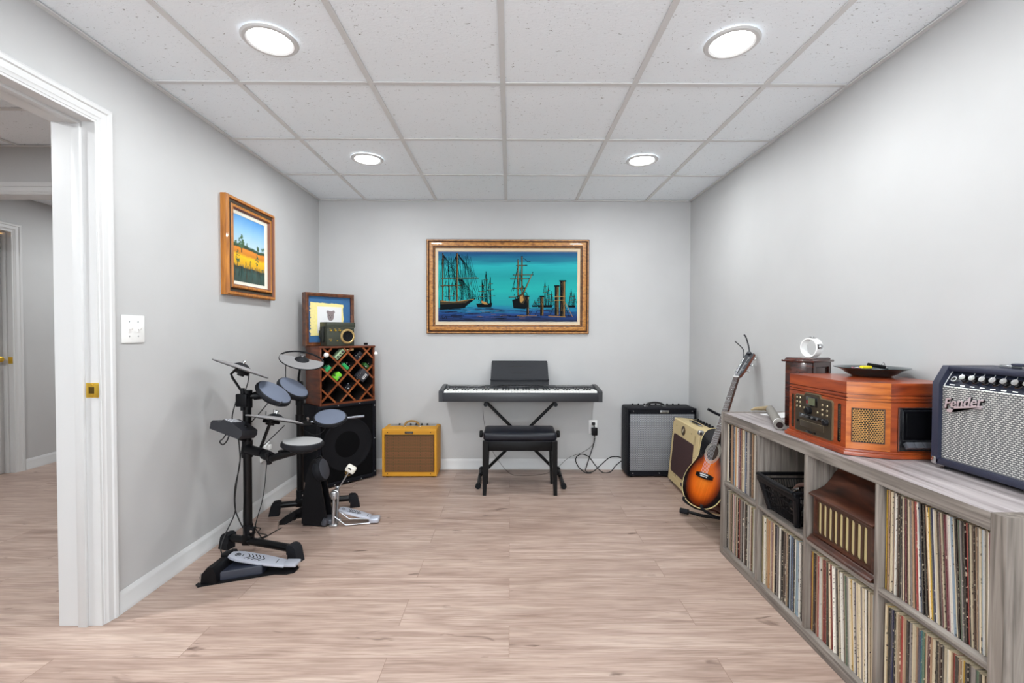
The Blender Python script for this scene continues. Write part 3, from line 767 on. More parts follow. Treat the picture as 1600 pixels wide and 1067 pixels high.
pedal('black pedal with white slider, top right cell of the lattice rack', .322, .372, -45, (.07, .06, .04), S(26, 28, 36), [(-.02, .02, .008), (.0, .02, .006)], sw=True)
pedal('small black pedal in the lowest central cell of the lattice rack', .227, .123, -45, (.052, .06, .032), S(24, 26, 32), [(-.012, .016, .007)], sw=True)
t = thing('wooden_block', 'pale wooden harmonica-like block in the top cell of the lattice rack', 'wooden block', SL(.018+.253, .012, .641+.425), AS)
m = M()
for z in (-.008, 0.0): m.box((0, .02, z), (.06, .035, .006), rot=Matrix.Rotation(R(-6), 3, 'Y'), bev=.002)
m.build('slats', wood('pale_wood', S(206, 170, 110), S(232, 204, 150), (40, 10, 10), .5), t)

# picture box standing on the rack
pb = thing('shadow_box_picture', 'brown framed picture of small bear head on cream paper, blue mat, standing on rack', 'picture', SL(-.018, .165, 1.0945), AS)
brn = wood('walnut_frame', S(58, 32, 18), S(96, 54, 30), (30, 30, 30), .35, .3, S(124, 74, 42))
m = M(); m.frame(0, .4, 0, .418, [(0, -.06), (0, 0), (.004, .004), (.012, .004), (.016, 0), (.026, -.002), (.028, -.014)]); m.bx(0, .4, .052, .06, 0, .418); m.build('frame', brn, pb)
m = M(); m.bx(.024, .376, .022, .03, .024, .394); m.build('mat_board', mat('blue_mat_board', S(52, 100, 146), .8, bump=(40, .1), vary=.15), pb)
ym = mat('cream_yellow_paper', S(236, 222, 150), .8, vary=.12); wp = mat('white_paper', S(226, 226, 226), .8); gy = mat('grey_drawing', S(136, 124, 124), .8, vary=.15)
m = M(); q = random.Random(4)
pts = []
bx0, bx1, bz0, bz1 = .045, .318, .08, .345
def rough(p0, p1, n, amp):
    for k in range(n):
        a = k/n; nx_ = -(p1[1]-p0[1]); nz_ = p1[0]-p0[0]; l = math.hypot(nx_, nz_)
        o_ = q.uniform(-amp, amp)
        pts.append((p0[0]+(p1[0]-p0[0])*a+nx_/l*o_, p0[1]+(p1[1]-p0[1])*a+nz_/l*o_))
rough((bx0, bz0), (bx1, bz0+.01), 12, .002); rough((bx1, bz0+.01), (bx1-.005, bz1-.01), 14, .004); rough((bx1-.005, bz1-.01), (bx0, bz1), 14, .003); rough((bx0, bz1), (bx0, bz0), 30, .008)
P2 = [(x, z) for x, z in pts]
m.mi = 0; m.prism(P2, 0, .003, mtx=Tr(0, .02, 0) @ RX_(PI/2))
m.mi = 1; m.bx(.1, .298, .0155, .0168, .1, .312)
m.mi = 2
def zz(lst): return [(x, z) for x, z in lst]
hx, hz_ = .206, .238
for k in range(1):
    m.prism(zz([(hx-.034, hz_+.03), (hx-.03, hz_+.042), (hx-.02, hz_+.044), (hx-.01, hz_+.04), (hx+.012, hz_+.04), (hx+.022, hz_+.045), (hx+.032, hz_+.043), (hx+.036, hz_+.03), (hx+.028, hz_+.018), (hx+.028, hz_-.01), (hx+.02, hz_-.03), (hx+.008, hz_-.038), (hx-.008, hz_-.038), (hx-.02, hz_-.028), (hx-.027, hz_-.008), (hx-.027, hz_+.016)]), 0, .0012, mtx=Tr(0, .0154, 0) @ RX_(PI/2))
    m.prism(zz([(hx-.018, hz_-.05), (hx+.018, hz_-.05), (hx+.022, hz_-.066), (hx+.036, hz_-.07), (hx+.036, hz_-.1), (hx-.036, hz_-.1), (hx-.036, hz_-.07), (hx-.022, hz_-.066)]), 0, .0012, mtx=Tr(0, .0154, 0) @ RX_(PI/2))
m.mi = 3
for dx, dz, r_ in ((-.011, .004, .0035), (.011, .004, .0035), (0, -.009, .004)): m.lathe([(0, .0008), (r_, .0008), (r_, 0)], Tr(hx+dx, .0143, hz_+dz) @ RX_(PI/2), 12)
m.box((hx, .014, hz_-.016), (.0012, .001, .01)); m.box((hx, .014, hz_-.022), (.012, .001, .0012))
m.build('drawing', [ym, wp, gy, black_plastic], pb)

# radio built in an ammunition can
ol = mat('olive_steel', S(62, 66, 56), .45, .2, vary=.1)
rc = thing('metal_can_radio', 'olive metal box radio with round gold-ringed speaker on top of the lattice rack', 'radio', SL(.088, .022, 1.0945), AS)
m = M(); m.bx(0, .222, .004, .118, 0, .165, bev=.003); m.build('can_body', ol, rc)
m = M(); m.bx(-.004, .23, -.001, .124, .148, .186, bev=.004); m.bx(.0, .222, -.0015, .003, .14, .15); m.build('lid', ol, rc)
m = M(); m.bx(-.022, -.001, .045, .085, .03, .15, bev=.003); m.bx(-.03, -.02, .05, .08, .06, .12, bev=.002); m.build('latch', mat('dark_olive_steel', S(36, 38, 34), .45, .3), rc)
m = M(); m.lathe([(.043, 0), (.043, .006), (.047, .009), (.056, .008), (.06, .003), (.06, 0)], Tr(.165, .004, .075) @ RX_(PI/2), 40); m.build('speaker_ring', mat('pale_gold_ring', S(206, 176, 118), .3, .7), rc)
m = M(); m.lathe([(0, .002), (.012, .003), (.014, .001), (.043, .004), (.043, 0)], Tr(.165, .004, .075) @ RX_(PI/2), 32); m.build('speaker_cone', black_plastic, rc)
for x in (.026, .062, .098):
    m = M(); m.cyl((x, .004, .122), (x, -.012, .122), .007, .006, 16); m.build('knob', brass, rc)
    m = M(); m.bx(x-.008, x+.006, .0025, .004, .133, .1355); m.build('label_mark', mat('gold_lettering', S(190, 160, 90), .5), rc)
for x in (.026, .078):
    m = M(); m.cyl((x, .004, .04), (x, -.006, .04), .004, .004, 12); m.sph((x, -.009, .043), .003, seg=10); m.build('switch', brass, rc)
m = M(); m.bx(.014, .04, .0025, .004, .053, .0555); m.build('label_mark', mat('gold_lettering', S(190, 160, 90), .5), rc)

# ------------------------------------------------------------------ TWEED AMPLIFIER
tweed = mat('yellow_tweed', S(212, 150, 34), .6, bump=(500, .5), vary=.12)
ta = thing('guitar_amplifier', 'mustard yellow tweed guitar amplifier on floor left of the keyboard', 'amplifier', (-.8285, 3.748, 0))
W_, HH, DD = .2285, .405, .215
m = M(); m.bx(-W_, W_, .004, DD, .008, HH, bev=.012); m.build('cabinet', tweed, ta)
m = M(); m.frame(-W_+.002, W_-.002, .01, HH-.002, [(0, -.012), (0, 0), (.004, .004), (.024, .004), (.026, -.004)]); m.bx(-W_+.02, W_-.02, 0, .012, HH-.05, HH-.016); m.bx(-W_+.02, W_-.02, 0, .012, .02, .05); m.build('front_baffle', tweed, ta)
oxb = weave('brown_striped_grille_cloth', S(122, 76, 48), S(70, 66, 36), .09, .012, mort=.3)
nt = oxb.node_tree; N = nt.nodes; L = nt.links
tc = N.new('ShaderNodeTexCoord'); wv = N.new('ShaderNodeTexWave'); wv.bands_direction = 'X'; wv.inputs['Scale'].default_value = 42; wv.inputs['Distortion'].default_value = .5
L.new(tc.outputs['Object'], wv.inputs['Vector']); mxx = N.new('ShaderNodeMixRGB'); mxx.blend_type = 'MIX'; mxx.inputs[2].default_value = S(140, 92, 56)
mf = N.new('ShaderNodeMath'); mf.operation = 'MULTIPLY'; mf.inputs[1].default_value = .5; L.new(wv.outputs['Fac'], mf.inputs[0]); L.new(mf.outputs[0], mxx.inputs[0])
bn = [n for n in N if n.type == 'TEX_BRICK'][0]; L.new(bn.outputs['Color'], mxx.inputs[1]); L.new(mxx.outputs[0], N['Principled BSDF'].inputs['Base Color'])
m = M(); m.bx(-W_+.022, W_-.022, .003, .01, .048, HH-.048); m.build('grille_cloth', oxb, ta)
m = M(); m.frame(-W_+.022, W_-.022, .048, HH-.048, [(0, 0), (0, .004), (.004, .004), (.004, 0)]); m.build('grille_edge', mat('dark_brown_edge', S(58, 34, 22), .6), ta)
m = M(); m.box((-.002, -.006, HH-.03), (.07, .003, .019), bev=.001); m.build('badge', mat('dark_badge', S(74, 66, 58), .4, .4), ta)
text(ta, 'Fender', .017, chrome, Tr(-.002, -.0078, HH-.031), shear=.3, name='badge_lettering')
for x in (-.18, .175):
    for z in (.032, HH-.03):
        m = M(); m.sph((x, -.004, z), .004, sy=.5, seg=10); m.build('screw', black_metal, ta)
def strap(parent, x, y, z, hw, ht, mt, wd=.012):
    m = M(); pts = []
    for k in range(17):
        a = PI*k/16; pts.append((x-hw*math.cos(a), y, z+ht*math.sin(a)**.8))
    m.tube(pts, wd, 8, caps=True)
    return m.build('handle', mt, parent)
hm = mat('braided_handle', S(150, 120, 70), .6, bump=(300, .6), vary=.5)
strap(ta, .0, .1, HH-.004, .062, .05, hm, .009)
for x in (-.062, .062):
    m = M(); m.box((x, .1, HH+.002), (.028, .03, .006), bev=.002); m.build('handle_bracket', chrome, ta)
m = M(); m.bx(-W_+.03, W_-.03, .13, .2, HH-.002, HH+.001); m.build('control_panel', steel, ta)
for k in range(6):
    m = M(); x = -.12+k*.048; m.cyl((x, .165, HH), (x, .165, HH+.012), .009, .007, 14); m.build('knob', black_plastic, ta)
for x in (-.19, .19):
    for y in (.03, .19):
        m = M(); m.cyl((x, y, 0), (x, y, .01), .012, seg=12); m.build('foot', rubber, ta)

# ------------------------------------------------------------------ BLACK AMPLIFIER in the back right corner
ba = thing('guitar_amplifier', 'large black guitar amplifier with silver grille on floor in back right corner', 'amplifier', (1.2675, 3.757, 0))
W_, HH, DD = .288, .578, .205
m = M(); m.bx(-W_, W_, .004, DD, .01, HH, bev=.014); m.build('cabinet', tolex_black, ba)
m = M(); m.frame(-W_+.002, W_-.002, .012, HH-.002, [(0, -.012), (0, .0), (.004, .005), (.012, .005), (.014, -.003)]); m.bx(-W_+.012, W_-.012, -.002, .012, HH-.052, HH-.012); m.bx(-W_+.012, W_-.012, -.002, .012, .02, .058); m.bx(-W_+.01, -W_+.024, -.002, .012, .02, HH-.02); m.bx(W_-.024, W_-.01, -.002, .012, .02, HH-.02); m.build('front_baffle', tolex_black, ba)
sgc = weave('silver_grille_cloth', S(178, 180, 183), S(74, 76, 82), .014, .0075, mort=.28)
m = M(); m.bx(-W_+.022, W_-.022, -.004, .01, .056, HH-.05, bev=.001); m.build('grille_cloth', sgc, ba)
m = M(); m.box((.018, -.005, HH-.03), (.072, .004, .022), bev=.001); m.build('badge', steel, ba)
text(ba, 'Fender', .019, black_plastic, Tr(.018, -.0073, HH-.031), shear=.3, name='badge_lettering')
strap(ba, -.03, .1, HH-.004, .078, .036, black_cable, .008)
for x in (-.108, .048):
    m = M(); m.box((x, .1, HH+.002), (.03, .03, .006), bev=.002); m.build('handle_bracket', chrome, ba)
for x, z in ((-.24, HH-.025), (.25, HH-.025), (-.24, .035), (-.02, .035), (.25, .035)):
    m = M(); m.sph((x, -.004, z), .004, sy=.5, seg=10); m.build('screw', chrome, ba)
for y, z in ((.05, HH-.05), (.05, HH-.16)):
    m = M(); m.sph((-W_-.001, y, z), .004, sx=.5, seg=10); m.build('screw', chrome, ba)
for k in range(9):
    m = M(); x = -.2+k*.05; m.cyl((x, .17, HH-.002), (x, .17, HH+.012), .008, .006, 12); m.build('knob', black_plastic, ba)
for x in (-.25, .25):
    for y in (.03, .18):
        m = M(); m.cyl((x, y, 0), (x, y, .012), .014, seg=12); m.build('foot', rubber, ba)

# ------------------------------------------------------------------ TAN AMPLIFIER leaning back
cream_tweed = mat('cream_tolex', S(204, 184, 138), .6, bump=(600, .4), vary=.06)
tilt = R(5.2)
tn_rot = (Matrix.Rotation(R(-91.5), 3, 'Z') @ Matrix.Rotation(-tilt, 3, 'X'))
tn = thing('guitar_amplifier', 'cream guitar amplifier with dark brown grille leaning back behind the acoustic guitar', 'amplifier', (1.29, 3.41, .022), rot=tn_rot)
W_, HH, DD = .27, .5, .2
m = M(); m.bx(-W_, W_, .006, DD, 0, HH, bev=.012); m.build('cabinet', cream_tweed, tn)
m = M(); m.frame(-W_, W_, .0, HH, [(0, -.02), (0, 0), (.006, .006), (.05, .006), (.058, -.002)]); m.bx(-W_+.03, W_-.03, -.005, .014, HH-.12, HH-.04); m.bx(-W_+.03, W_-.03, -.005, .014, .04, .085); m.bx(W_-.085, W_-.045, -.005, .014, .05, HH-.05); m.build('front_baffle', cream_tweed, tn)
def rrect(x0, x1, z0, z1, r, n=6):
    P = []
    for cx, cz, a0 in ((x1-r, z1-r, 0), (x0+r, z1-r, PI/2), (x0+r, z0+r, PI), (x1-r, z0+r, 1.5*PI)):
        for k in range(n+1): a = a0+PI/2*k/n; P.append((cx+r*math.cos(a), cz+r*math.sin(a)))
    return P
oxd = weave('oxblood_grille_cloth', S(74, 46, 46), S(48, 28, 30), .012, .004)
m = M(); m.prism(rrect(-.222, .188, .082, HH-.118, .02), 0, .012, mtx=Tr(0, .004, 0) @ RX_(PI/2)); m.build('grille_cloth', oxd, tn)
m = M(); m.lathe([(.0, .003), (.022, .003), (.024, .005), (.034, .005), (.036, .001), (.036, 0)], Tr(-.03, -.005, HH-.062) @ RX_(PI/2), 32); m.build('round_badge', mat('bronze_badge', S(86, 66, 44), .35, .6), tn)
m = M(); m.box((-.03, -.0107, HH-.062), (.012, .001, .03), rot=Matrix.Rotation(.5, 3, 'Y')); m.build('badge_mark', cream_plastic, tn)
m = M(); m.box((.05, -.0065, .045), (.07, .003, .022), bev=.001); m.build('badge', mat('dark_purple_badge', S(60, 46, 56), .4, .3), tn)
m = M(); m.box((.05, -.0083, .045), (.05, .001, .005)); m.build('badge_mark', chrome, tn)
for s_ in (-1, 1):
    m = M(); m.box((s_*(W_-.012), .008, HH-.014), (.034, .038, .034), bev=.009, seg=3); m.build('corner_cap', chrome, tn)
m = M(); m.box((0, .07, HH+.012), (.15, .024, .007), bev=.003); m.build('handle', black_cable, tn)
for s_ in (-1, 1):
    m = M(); m.box((s_*.082, .07, HH+.006), (.032, .03, .014), bev=.003); m.build('handle_bracket', chrome, tn)
m = M(); m.bx(-W_+.04, W_-.02, .13, .185, HH-.002, HH+.002); m.build('control_panel', black_metal, tn)
for k in range(8):
    m = M(); x = -.18+k*.055; m.cyl((x, .155, HH), (x, .155, HH+.016), .01, .007, 14); m.build('knob', black_plastic, tn)
for x, z in ((-.235, .35), (-.235, .14), (-.18, .45), (.215, .3), (.13, .45), (-.1, .07)):
    m = M(); m.sph((x, -.007, z), .0035, sy=.5, seg=8); m.build('screw', black_metal, tn)
for s_ in (-1, 1):
    m = M(); m.cyl((s_*.22, .03, -.022), (s_*.22, .03, .002), .014, seg=12); m.build('foot', rubber, tn)
    m = M(); m.cyl((s_*.22, .17, -.036), (s_*.22, .17, .002), .014, seg=12); m.build('foot', rubber, tn)

# ------------------------------------------------------------------ KEYBOARD, STAND, BENCH
kb = thing('digital_piano', 'black 88-key digital piano on X-shaped stand against back wall', 'digital piano', (.0885, 3.63, .646))
KW = .657
dkp = mat('piano_black', S(48, 50, 54), .38, vary=.1)
m = M()
m.bx(-KW+.03, KW-.03, .012, .3, .004, .06, bev=.006)         # slab under keys
m.bx(-KW+.032, KW-.032, 0.001, .022, .0, .072, bev=.004)                  # front rail
m.prof_x([(.185, .05), (.185, .092), (.2, .1), (.29, .106), (.3, .1), (.3, .01), (.29, .004), (.185, .004)], -KW+.03, KW-.03)
m.build('body', dkp, kb)
for s_ in (-1, 1):
    m = M(); m.prof_x([(.0, .0), (.0, .08), (.012, .088), (.05, .092), (.2, .108), (.295, .112), (.304, .104), (.304, .006), (.29, .0)], s_*(KW-.032), s_*KW); m.build('end_block', dkp, kb)
nwh = 52; kx0, kx1 = -.618, .618; kw = (kx1-kx0)/nwh
wkm = mat('white_key', S(238, 238, 234), .25)
pat = 'ABCDEFG'
m = M(); m.bx(.0006, kw-.0006, .022, .186, .062, .0865, bev=.0012); wk = m.build('white_key', wkm, kb)
m = M(); m.bx(-.0055, .0055, .075, .186, .08, .0985, bev=.002); bk_ = m.build('black_key', black_gloss, kb)
fb_ = True
for i in range(nwh):
    k_ = wk if i == 0 else wk.copy()
    if i: C.objects.link(k_)
    k_.location = (kx0+i*kw, 0, 0)
    if i < nwh-1 and pat[i % 7] in 'ACDFG':
        b_ = bk_ if fb_ else bk_.copy()
        if not fb_: C.objects.link(b_)
        fb_ = False
        b_.location = (kx0+(i+1)*kw, 0, 0)
m = M(); m.bx(-.2, .2, .2, .275, .1, .106, bev=.002); m.bx(-KW+.06, -.3, .2, .28, .099, .1045, bev=.001); m.bx(.3, KW-.06, .2, .28, .099, .1045, bev=.001); m.build('control_strip', black_gloss, kb)
for k in range(14):
    m = M(); m.box((-.19+k*.028, .21, .1065), (.014, .007, .004), bev=.001); m.build('button', mat('dark_grey_button', S(60, 62, 66), .5) if k == 0 else bpy.data.materials['dark_grey_button'], kb)
t = thing('music_rest', 'black rectangular music rest standing on top of the digital piano', 'music rest', (.085, 3.868, .752))
m = M()
tlt = Matrix.Rotation(R(-14), 3, 'X')
P = [(-.25, .0), (.25, .0), (.249, .02), (.24, .2), (.234, .21), (-.234, .21), (-.24, .2), (-.249, .02)]
m.prism(P, -.004, .004, mtx=Tr(0, .0, .004) @ RX_(PI/2-R(14)))
m.box((0, -.014, .05), (.5, .02, .012), bev=.003)
m.build('panel', mat('music_rest_black', S(26, 28, 34), .4, spec=.3), t)
m = M()
for z, hw_ in ((.158, .115), (.105, .09)):
    m.prism([(-hw_, 0), (0, -.004), (hw_, 0), (0, .0028)], .004, .0052, mtx=Tr(0, 0, .004) @ RX_(PI/2-R(14)) @ Tr(0, z, 0))
m.build('slot', black_gloss, t)
# stand
xs = thing('keyboard_stand', 'black metal X-shaped keyboard stand holding the digital piano', 'stand', (.0885, 3.76, 0))
def bar(m, p, q, a=.012, b=.024):
    p = Vector(p); q = Vector(q); d = (q-p); m.box((p+q)/2, (b, a, d.length), rot=d.to_track_quat('Z', 'Y').to_matrix(), bev=.003)
for s_, yy in ((-1, -.035), (1, -.058)):
    m = M(); m.cyl((-s_*.31, yy, .05), (s_*.27, yy, .622), .0125, seg=14); m.build('cross_tube', black_metal, xs)
for s_, yy in ((-1, -.035), (1, -.058)):
    m = M(); m.cyl((s_*.28, -.12, .626), (s_*.28, .16, .626), .0125, seg=14); m.cyl((s_*.27, yy, .615), (s_*.28, yy, .63), .013, seg=14)
    m.build('top_bar', black_metal, xs)
    for yb in (-.12, .16):
        m = M(); m.cyl((s_*.28, yb-.014, .626), (s_*.28, yb+.014, .626), .0175, seg=16); m.build('rubber_sleeve', rubber, xs)
    m = M(); m.cyl((s_*.33, -.27, .022), (s_*.335, .15, .022), .0135, seg=14); m.cyl((s_*.31, yy, .05), (s_*.332, yy, .022), .0135, seg=14); m.build('foot_bar', black_metal, xs)
    for yb in (-.28, .15):
        m = M(); m.cyl((s_*.33, yb-.016, .021), (s_*.33, yb+.016, .021), .021, seg=16); m.build('rubber_foot', rubber, xs)
m = M(); m.cyl((-.0195, -.075, .336), (-.0195, -.02, .336), .02, seg=24); m.build('pivot', black_metal, xs)
# bench
bn = thing('piano_bench', 'black padded piano bench with side knobs in front of keyboard', 'bench', (.0775, 3.47, 0))
m = M()
bm_ = m.bm
m.box((0, -.005, .435), (.545, .29, .062), bev=.022, seg=4)
lea = mat('black_leather', S(18, 20, 30), .3, spec=.35, bump=(350, .25))
# crown the seat
for v in bm_.verts:
    if v.co.z > .44: v.co.z += .010*(1-(v.co.x/.2725)**2)*(1-((v.co.y+.005)/.145)**2)
m.build('cushion', lea, bn, ang=50)
m = M()
for k in range(54): a = -.25+k*.0094; m.sph((a, -.149, .452), .0013, seg=6)
m.tube([(-.265, -.1505, .404), (.265, -.1505, .404)], .003, 6); m.build('seat_piping', lea, bn)
m = M(); m.bx(-.245, .245, -.135, -.117, .33, .398, bev=.002); m.build('apron', black_metal, bn)
m = M(); m.bx(-.245, .245, .117, .135, .33, .398, bev=.002); m.build('apron', black_metal, bn)
for s_ in (-1, 1):
    m = M(); m.bx(s_*.24, s_*.255, -.12, .12, .33, .398, bev=.002); m.build('apron', black_metal, bn)
    for sy in (-1, 1):
        m = M(); cx, cy = s_*.2555, sy*.13
        a = .02; b = .0135
        vs = []
        for z, h_, ox in ((.402, a, 0), (.3, a, 0), (0, b, s_*(.0065))):
            vs.append([bpy and m.bm.verts.new((cx+ox+dx*h_, cy+dy*h_, z)) for dx, dy in ((-1, -1), (1, -1), (1, 1), (-1, 1))])
        for A, B in zip(vs, vs[1:]):
            for k in range(4): m.bm.faces.new((A[k], A[(k+1) % 4], B[(k+1) % 4], B[k]))
        m.bm.faces.new(vs[0]); m.bm.faces.new(vs[-1])
        m.build('leg', mat('black_lacquered_wood', S(12, 12, 13), .35, spec=.2) if 'black_lacquered_wood' not in bpy.data.materials else bpy.data.materials['black_lacquered_wood'], bn)
    m = M()
    m.cyl((s_*.27, -.01, .428), (s_*.286, -.01, .428), .012, seg=12)
    m.lathe([(0, 0), (.024, 0), (.028, .004), (.028, .018), (.024, .024), (0, .024)], Tr(s_*.282, -.01, .428) @ RY_(s_*PI/2), 12); m.build('height_knob', black_plastic, bn)

# ------------------------------------------------------------------ CABLES on the back wall
def cable(label, pts, r=.0028, name='power_cable', cat='cable', mtl=None, smooth=8):
    m = M(); m.tube(pts, r, 8, smooth=smooth); o = m.build(name, mtl or black_cable); return tag(o, label, cat)
W3 = DY-.03
cable('black power cable looping from back wall outlet down to the black corner amplifier', [(.741, DY-.035, .285), (.735, DY-.045, .24), (.70, W3-.02, .13), (.672, W3-.03, .05), (.66, W3-.05, .01), (.68, W3-.075, .004), (.73, W3-.06, .012), (.80, W3-.03, .06), (.87, W3-.02, .115), (.93, W3-.02, .125), (.972, W3-.01, .115)], .0042)
cable('second black cable loop lying against baseboard beside the black corner amplifier', [(.972, W3-.03, .09), (.92, W3-.04, .05), (.87, W3-.07, .008), (.80, W3-.08, .005), (.74, W3-.045, .06), (.69, W3-.035, .125), (.63, W3-.035, .15), (.585, W3-.035, .13), (.575, W3-.04, .09), (.6, W3-.05, .04), (.65, W3-.09, .006), (.70, W3-.1, .005)], .0042)
cable('thin black cable running from back wall outlet along floor behind bench to keyboard', [(.745, DY-.04, .285), (.738, DY-.03, .24), (.69, W3-.01, .19), (.62, W3-.005, .15), (.56, W3-.005, .13), (.5, W3-.01, .1), (.42, W3-.04, .04), (.3, W3-.12, .004), (.1, W3-.16, .004), (-.0, W3-.15, .02), (-.1, W3-.1, .12), (-.16, W3-.06, .22), (-.215, W3-.04, .4), (-.23, W3-.06, .56), (-.225, W3-.08, .645)], .0016)

# ------------------------------------------------------------------ ELECTRONIC DRUM KIT (built in world metres, parented to its base)
pad_face = mat('blue_grey_mesh_rubber', S(96, 104, 122), .75, bump=(260, .3), vary=.06)
pad_grey = mat('worn_grey_rubber', S(150, 150, 150), .75, bump=(260, .3), vary=.08)
cym_face = mat('grey_cymbal_rubber', S(132, 130, 131), .6, bump=(180, .2), vary=.05)
tube_blk = mat('black_rack_tube', S(8, 8, 10), .3, 0, spec=.25)
dk = thing('electronic_drum_rack', 'black electronic drum kit of pads and cymbals on two-legged rack by left wall', 'drum kit', (-1.41, 2.72, 0))
def part(name, mt, fn, ang=35):
    m = M(); fn(m); return m.build(name, mt, dk, world=True, ang=ang)
PL = Vector((-1.43, 2.475, 0)); PR = Vector((-1.395, 3.02, 0))
# base bars with rubber boots
for P, a, b, top in ((PL, (-1.565, 2.515), (-1.13, 2.375), .86), (PR, (-1.535, 2.975), (-1.075, 3.12), .78)):
    A = Vector((a[0], a[1], .062)); B_ = Vector((b[0], b[1], .062))
    def f(m):
        m.cyl(A, B_, .02, seg=20); m.box(((A+B_)/2*0+Vector((P.x, P.y, .07))), (.05, .05, .06), bev=.008)
    part('base_tube', tube_blk, f)
    d = (B_-A).normalized()
    for E_, s_ in ((A, -1), (B_, 1)):
        def f(m, E_=E_, s_=s_):
            R3 = Matrix.Rotation(math.atan2(d.y, d.x), 3, 'Z').to_4x4()
            m4 = Tr(E_.x, E_.y, 0) @ R3
            mm = m4 @ Matrix(((s_, 0, 0, 0), (0, 0, 1, 0), (0, 1, 0, 0), (0, 0, 0, 1)))
            m.prism([(-.03, .038), (-.03, .084), (-.012, .09), (.012, .086), (.026, .07), (.042, .0), (-.022, .0), (-.022, .038)], -.026, .026, mtx=mm)
        part('rubber_foot', rubber, f)
    part('upright_tube', tube_blk, lambda m: m.cyl((P.x, P.y, .05), (P.x, P.y, top), .0215, seg=20))
    part('base_clamp', black_plastic, lambda m: (m.cyl((P.x, P.y, .075), (P.x, P.y, .15), .025, seg=20), m.box((P.x+.028, P.y-.01, .12), (.03, .022, .04), bev=.005)))
    part('clamp_bolt', chrome, lambda m: m.cyl((P.x+.03, P.y-.026, .122), (P.x+.03, P.y-.016, .122), .007, seg=12))
# horizontal arms
part('top_clamp', black_plastic, lambda m: (m.cyl((PL.x, PL.y, .79), (PL.x, PL.y, .885), .027, seg=20), m.box((PL.x-.008, PL.y-.032, .835), (.06, .024, .07), bev=.006), m.cyl((PL.x-.006, PL.y-.03, .78), (PL.x-.006, PL.y-.03, .9), .011, seg=12)))
part('top_cross_tube', tube_blk, lambda m: m.tube([(PL.x, PL.y, .85), (-1.36, 2.52, .855), (-1.37, 2.7, .83), (PR.x, PR.y, .76)], .018, 14, smooth=5))
part('tom_holder', black_plastic, lambda m: (m.cyl((-1.40, 2.49, .852), (-1.335, 2.51, .858), .023, seg=18), m.cyl((-1.335, 2.51, .855), (-1.315, 2.5, .85), .016, seg=12)))
part('right_top_clamp', black_plastic, lambda m: (m.cyl((PR.x, PR.y, .72), (PR.x, PR.y, .8), .026, seg=20), m.cyl((PR.x, PR.y-.01, .79), (-1.37, 2.88, .815), .014, seg=12)))
part('middle_clamp', black_plastic, lambda m: (m.cyl((PR.x, PR.y, .59), (PR.x, PR.y, .655), .027, seg=20), m.tube([(PR.x, PR.y, .6), (-1.33, 2.96, .605), (-1.25, 2.89, .632)], .016, 12, smooth=4)))
part('pad_rod', mat('dull_chrome_rod', S(110, 112, 118), .3, .9), lambda m: m.cyl((-1.26, 2.88, .632), (-.955, 2.98, .652), .0085, seg=14))
part('rod_screw', chrome, lambda m: m.cyl((-1.275, 2.88, .64), (-1.275, 2.86, .668), .006, seg=10))
part('lower_clamp', black_plastic, lambda m: (m.cyl((PL.x, PL.y, .52), (PL.x, PL.y, .61), .027, seg=20), m.cyl((PL.x+.015, PL.y-.02, .568), (-1.31, 2.41, .56), .026, .022, seg=18)))
part('lower_arm', tube_blk, lambda m: m.tube([(-1.4, 2.45, .562), (-1.3, 2.41, .553), (-1.245, 2.37, .545), (-1.215, 2.36, .552), (-1.12, 2.37, .578)], .019, 14, smooth=5))
part('arm_elbow', black_plastic, lambda m: (m.cyl((-1.3, 2.41, .552), (-1.24, 2.37, .546), .027, .024, seg=18), m.cyl((-1.262, 2.365, .572), (-1.258, 2.375, .512), .013, seg=12)))
part('snare_arm', tube_blk, lambda m: m.box((-1.11, 2.375, .583), (.2, .026, .018), rot=Matrix.Rotation(R(-4), 3, 'Y'), bev=.006))
# pads
def padp(name, c, n, r, th, face, rimm, label=None):
    m = M(); m.mi = 0; m.disc(c, n, r, th, .35, 48)
    nn = Vector(n).normalized()
    o = m.build(name, rimm, dk, world=True, ang=40)
    m = M(); m.disc(Vector(c)+nn*.0012, n, r*.9, .004, .2, 48); p = m.build('pad_face', face, None, ang=40)
    p.parent = o; p.matrix_parent_inverse = Matrix.Identity(4)
    p.data.transform(PM[dk.name].inverted())
    m = M(); m.disc(Vector(c)-nn*(th*.9), n, r*.62, .022, .3, 24); q_ = m.build('pad_housing', black_plastic, None); q_.parent = o; q_.data.transform(PM[dk.name].inverted())
    if label: o['label'] = label
    return o
padp('tom_pad', (-1.291, 2.5, .873), (.626, -.05, .778), .101, .03, pad_face, rubber)
padp('tom_pad', (-1.352, 2.85, .858), (.607, -.107, .788), .101, .03, pad_face, rubber)
padp('tom_pad', (-1.125, 2.85, .673), (.127, -.321, .938), .101, .026, pad_face, rubber, 'level blue-grey pad with a chrome rod behind it')
padp('snare_pad', (-1.085, 2.38, .631), (.06, .0, 1), .105, .034, pad_grey, rubber, 'worn pale grey snare pad')
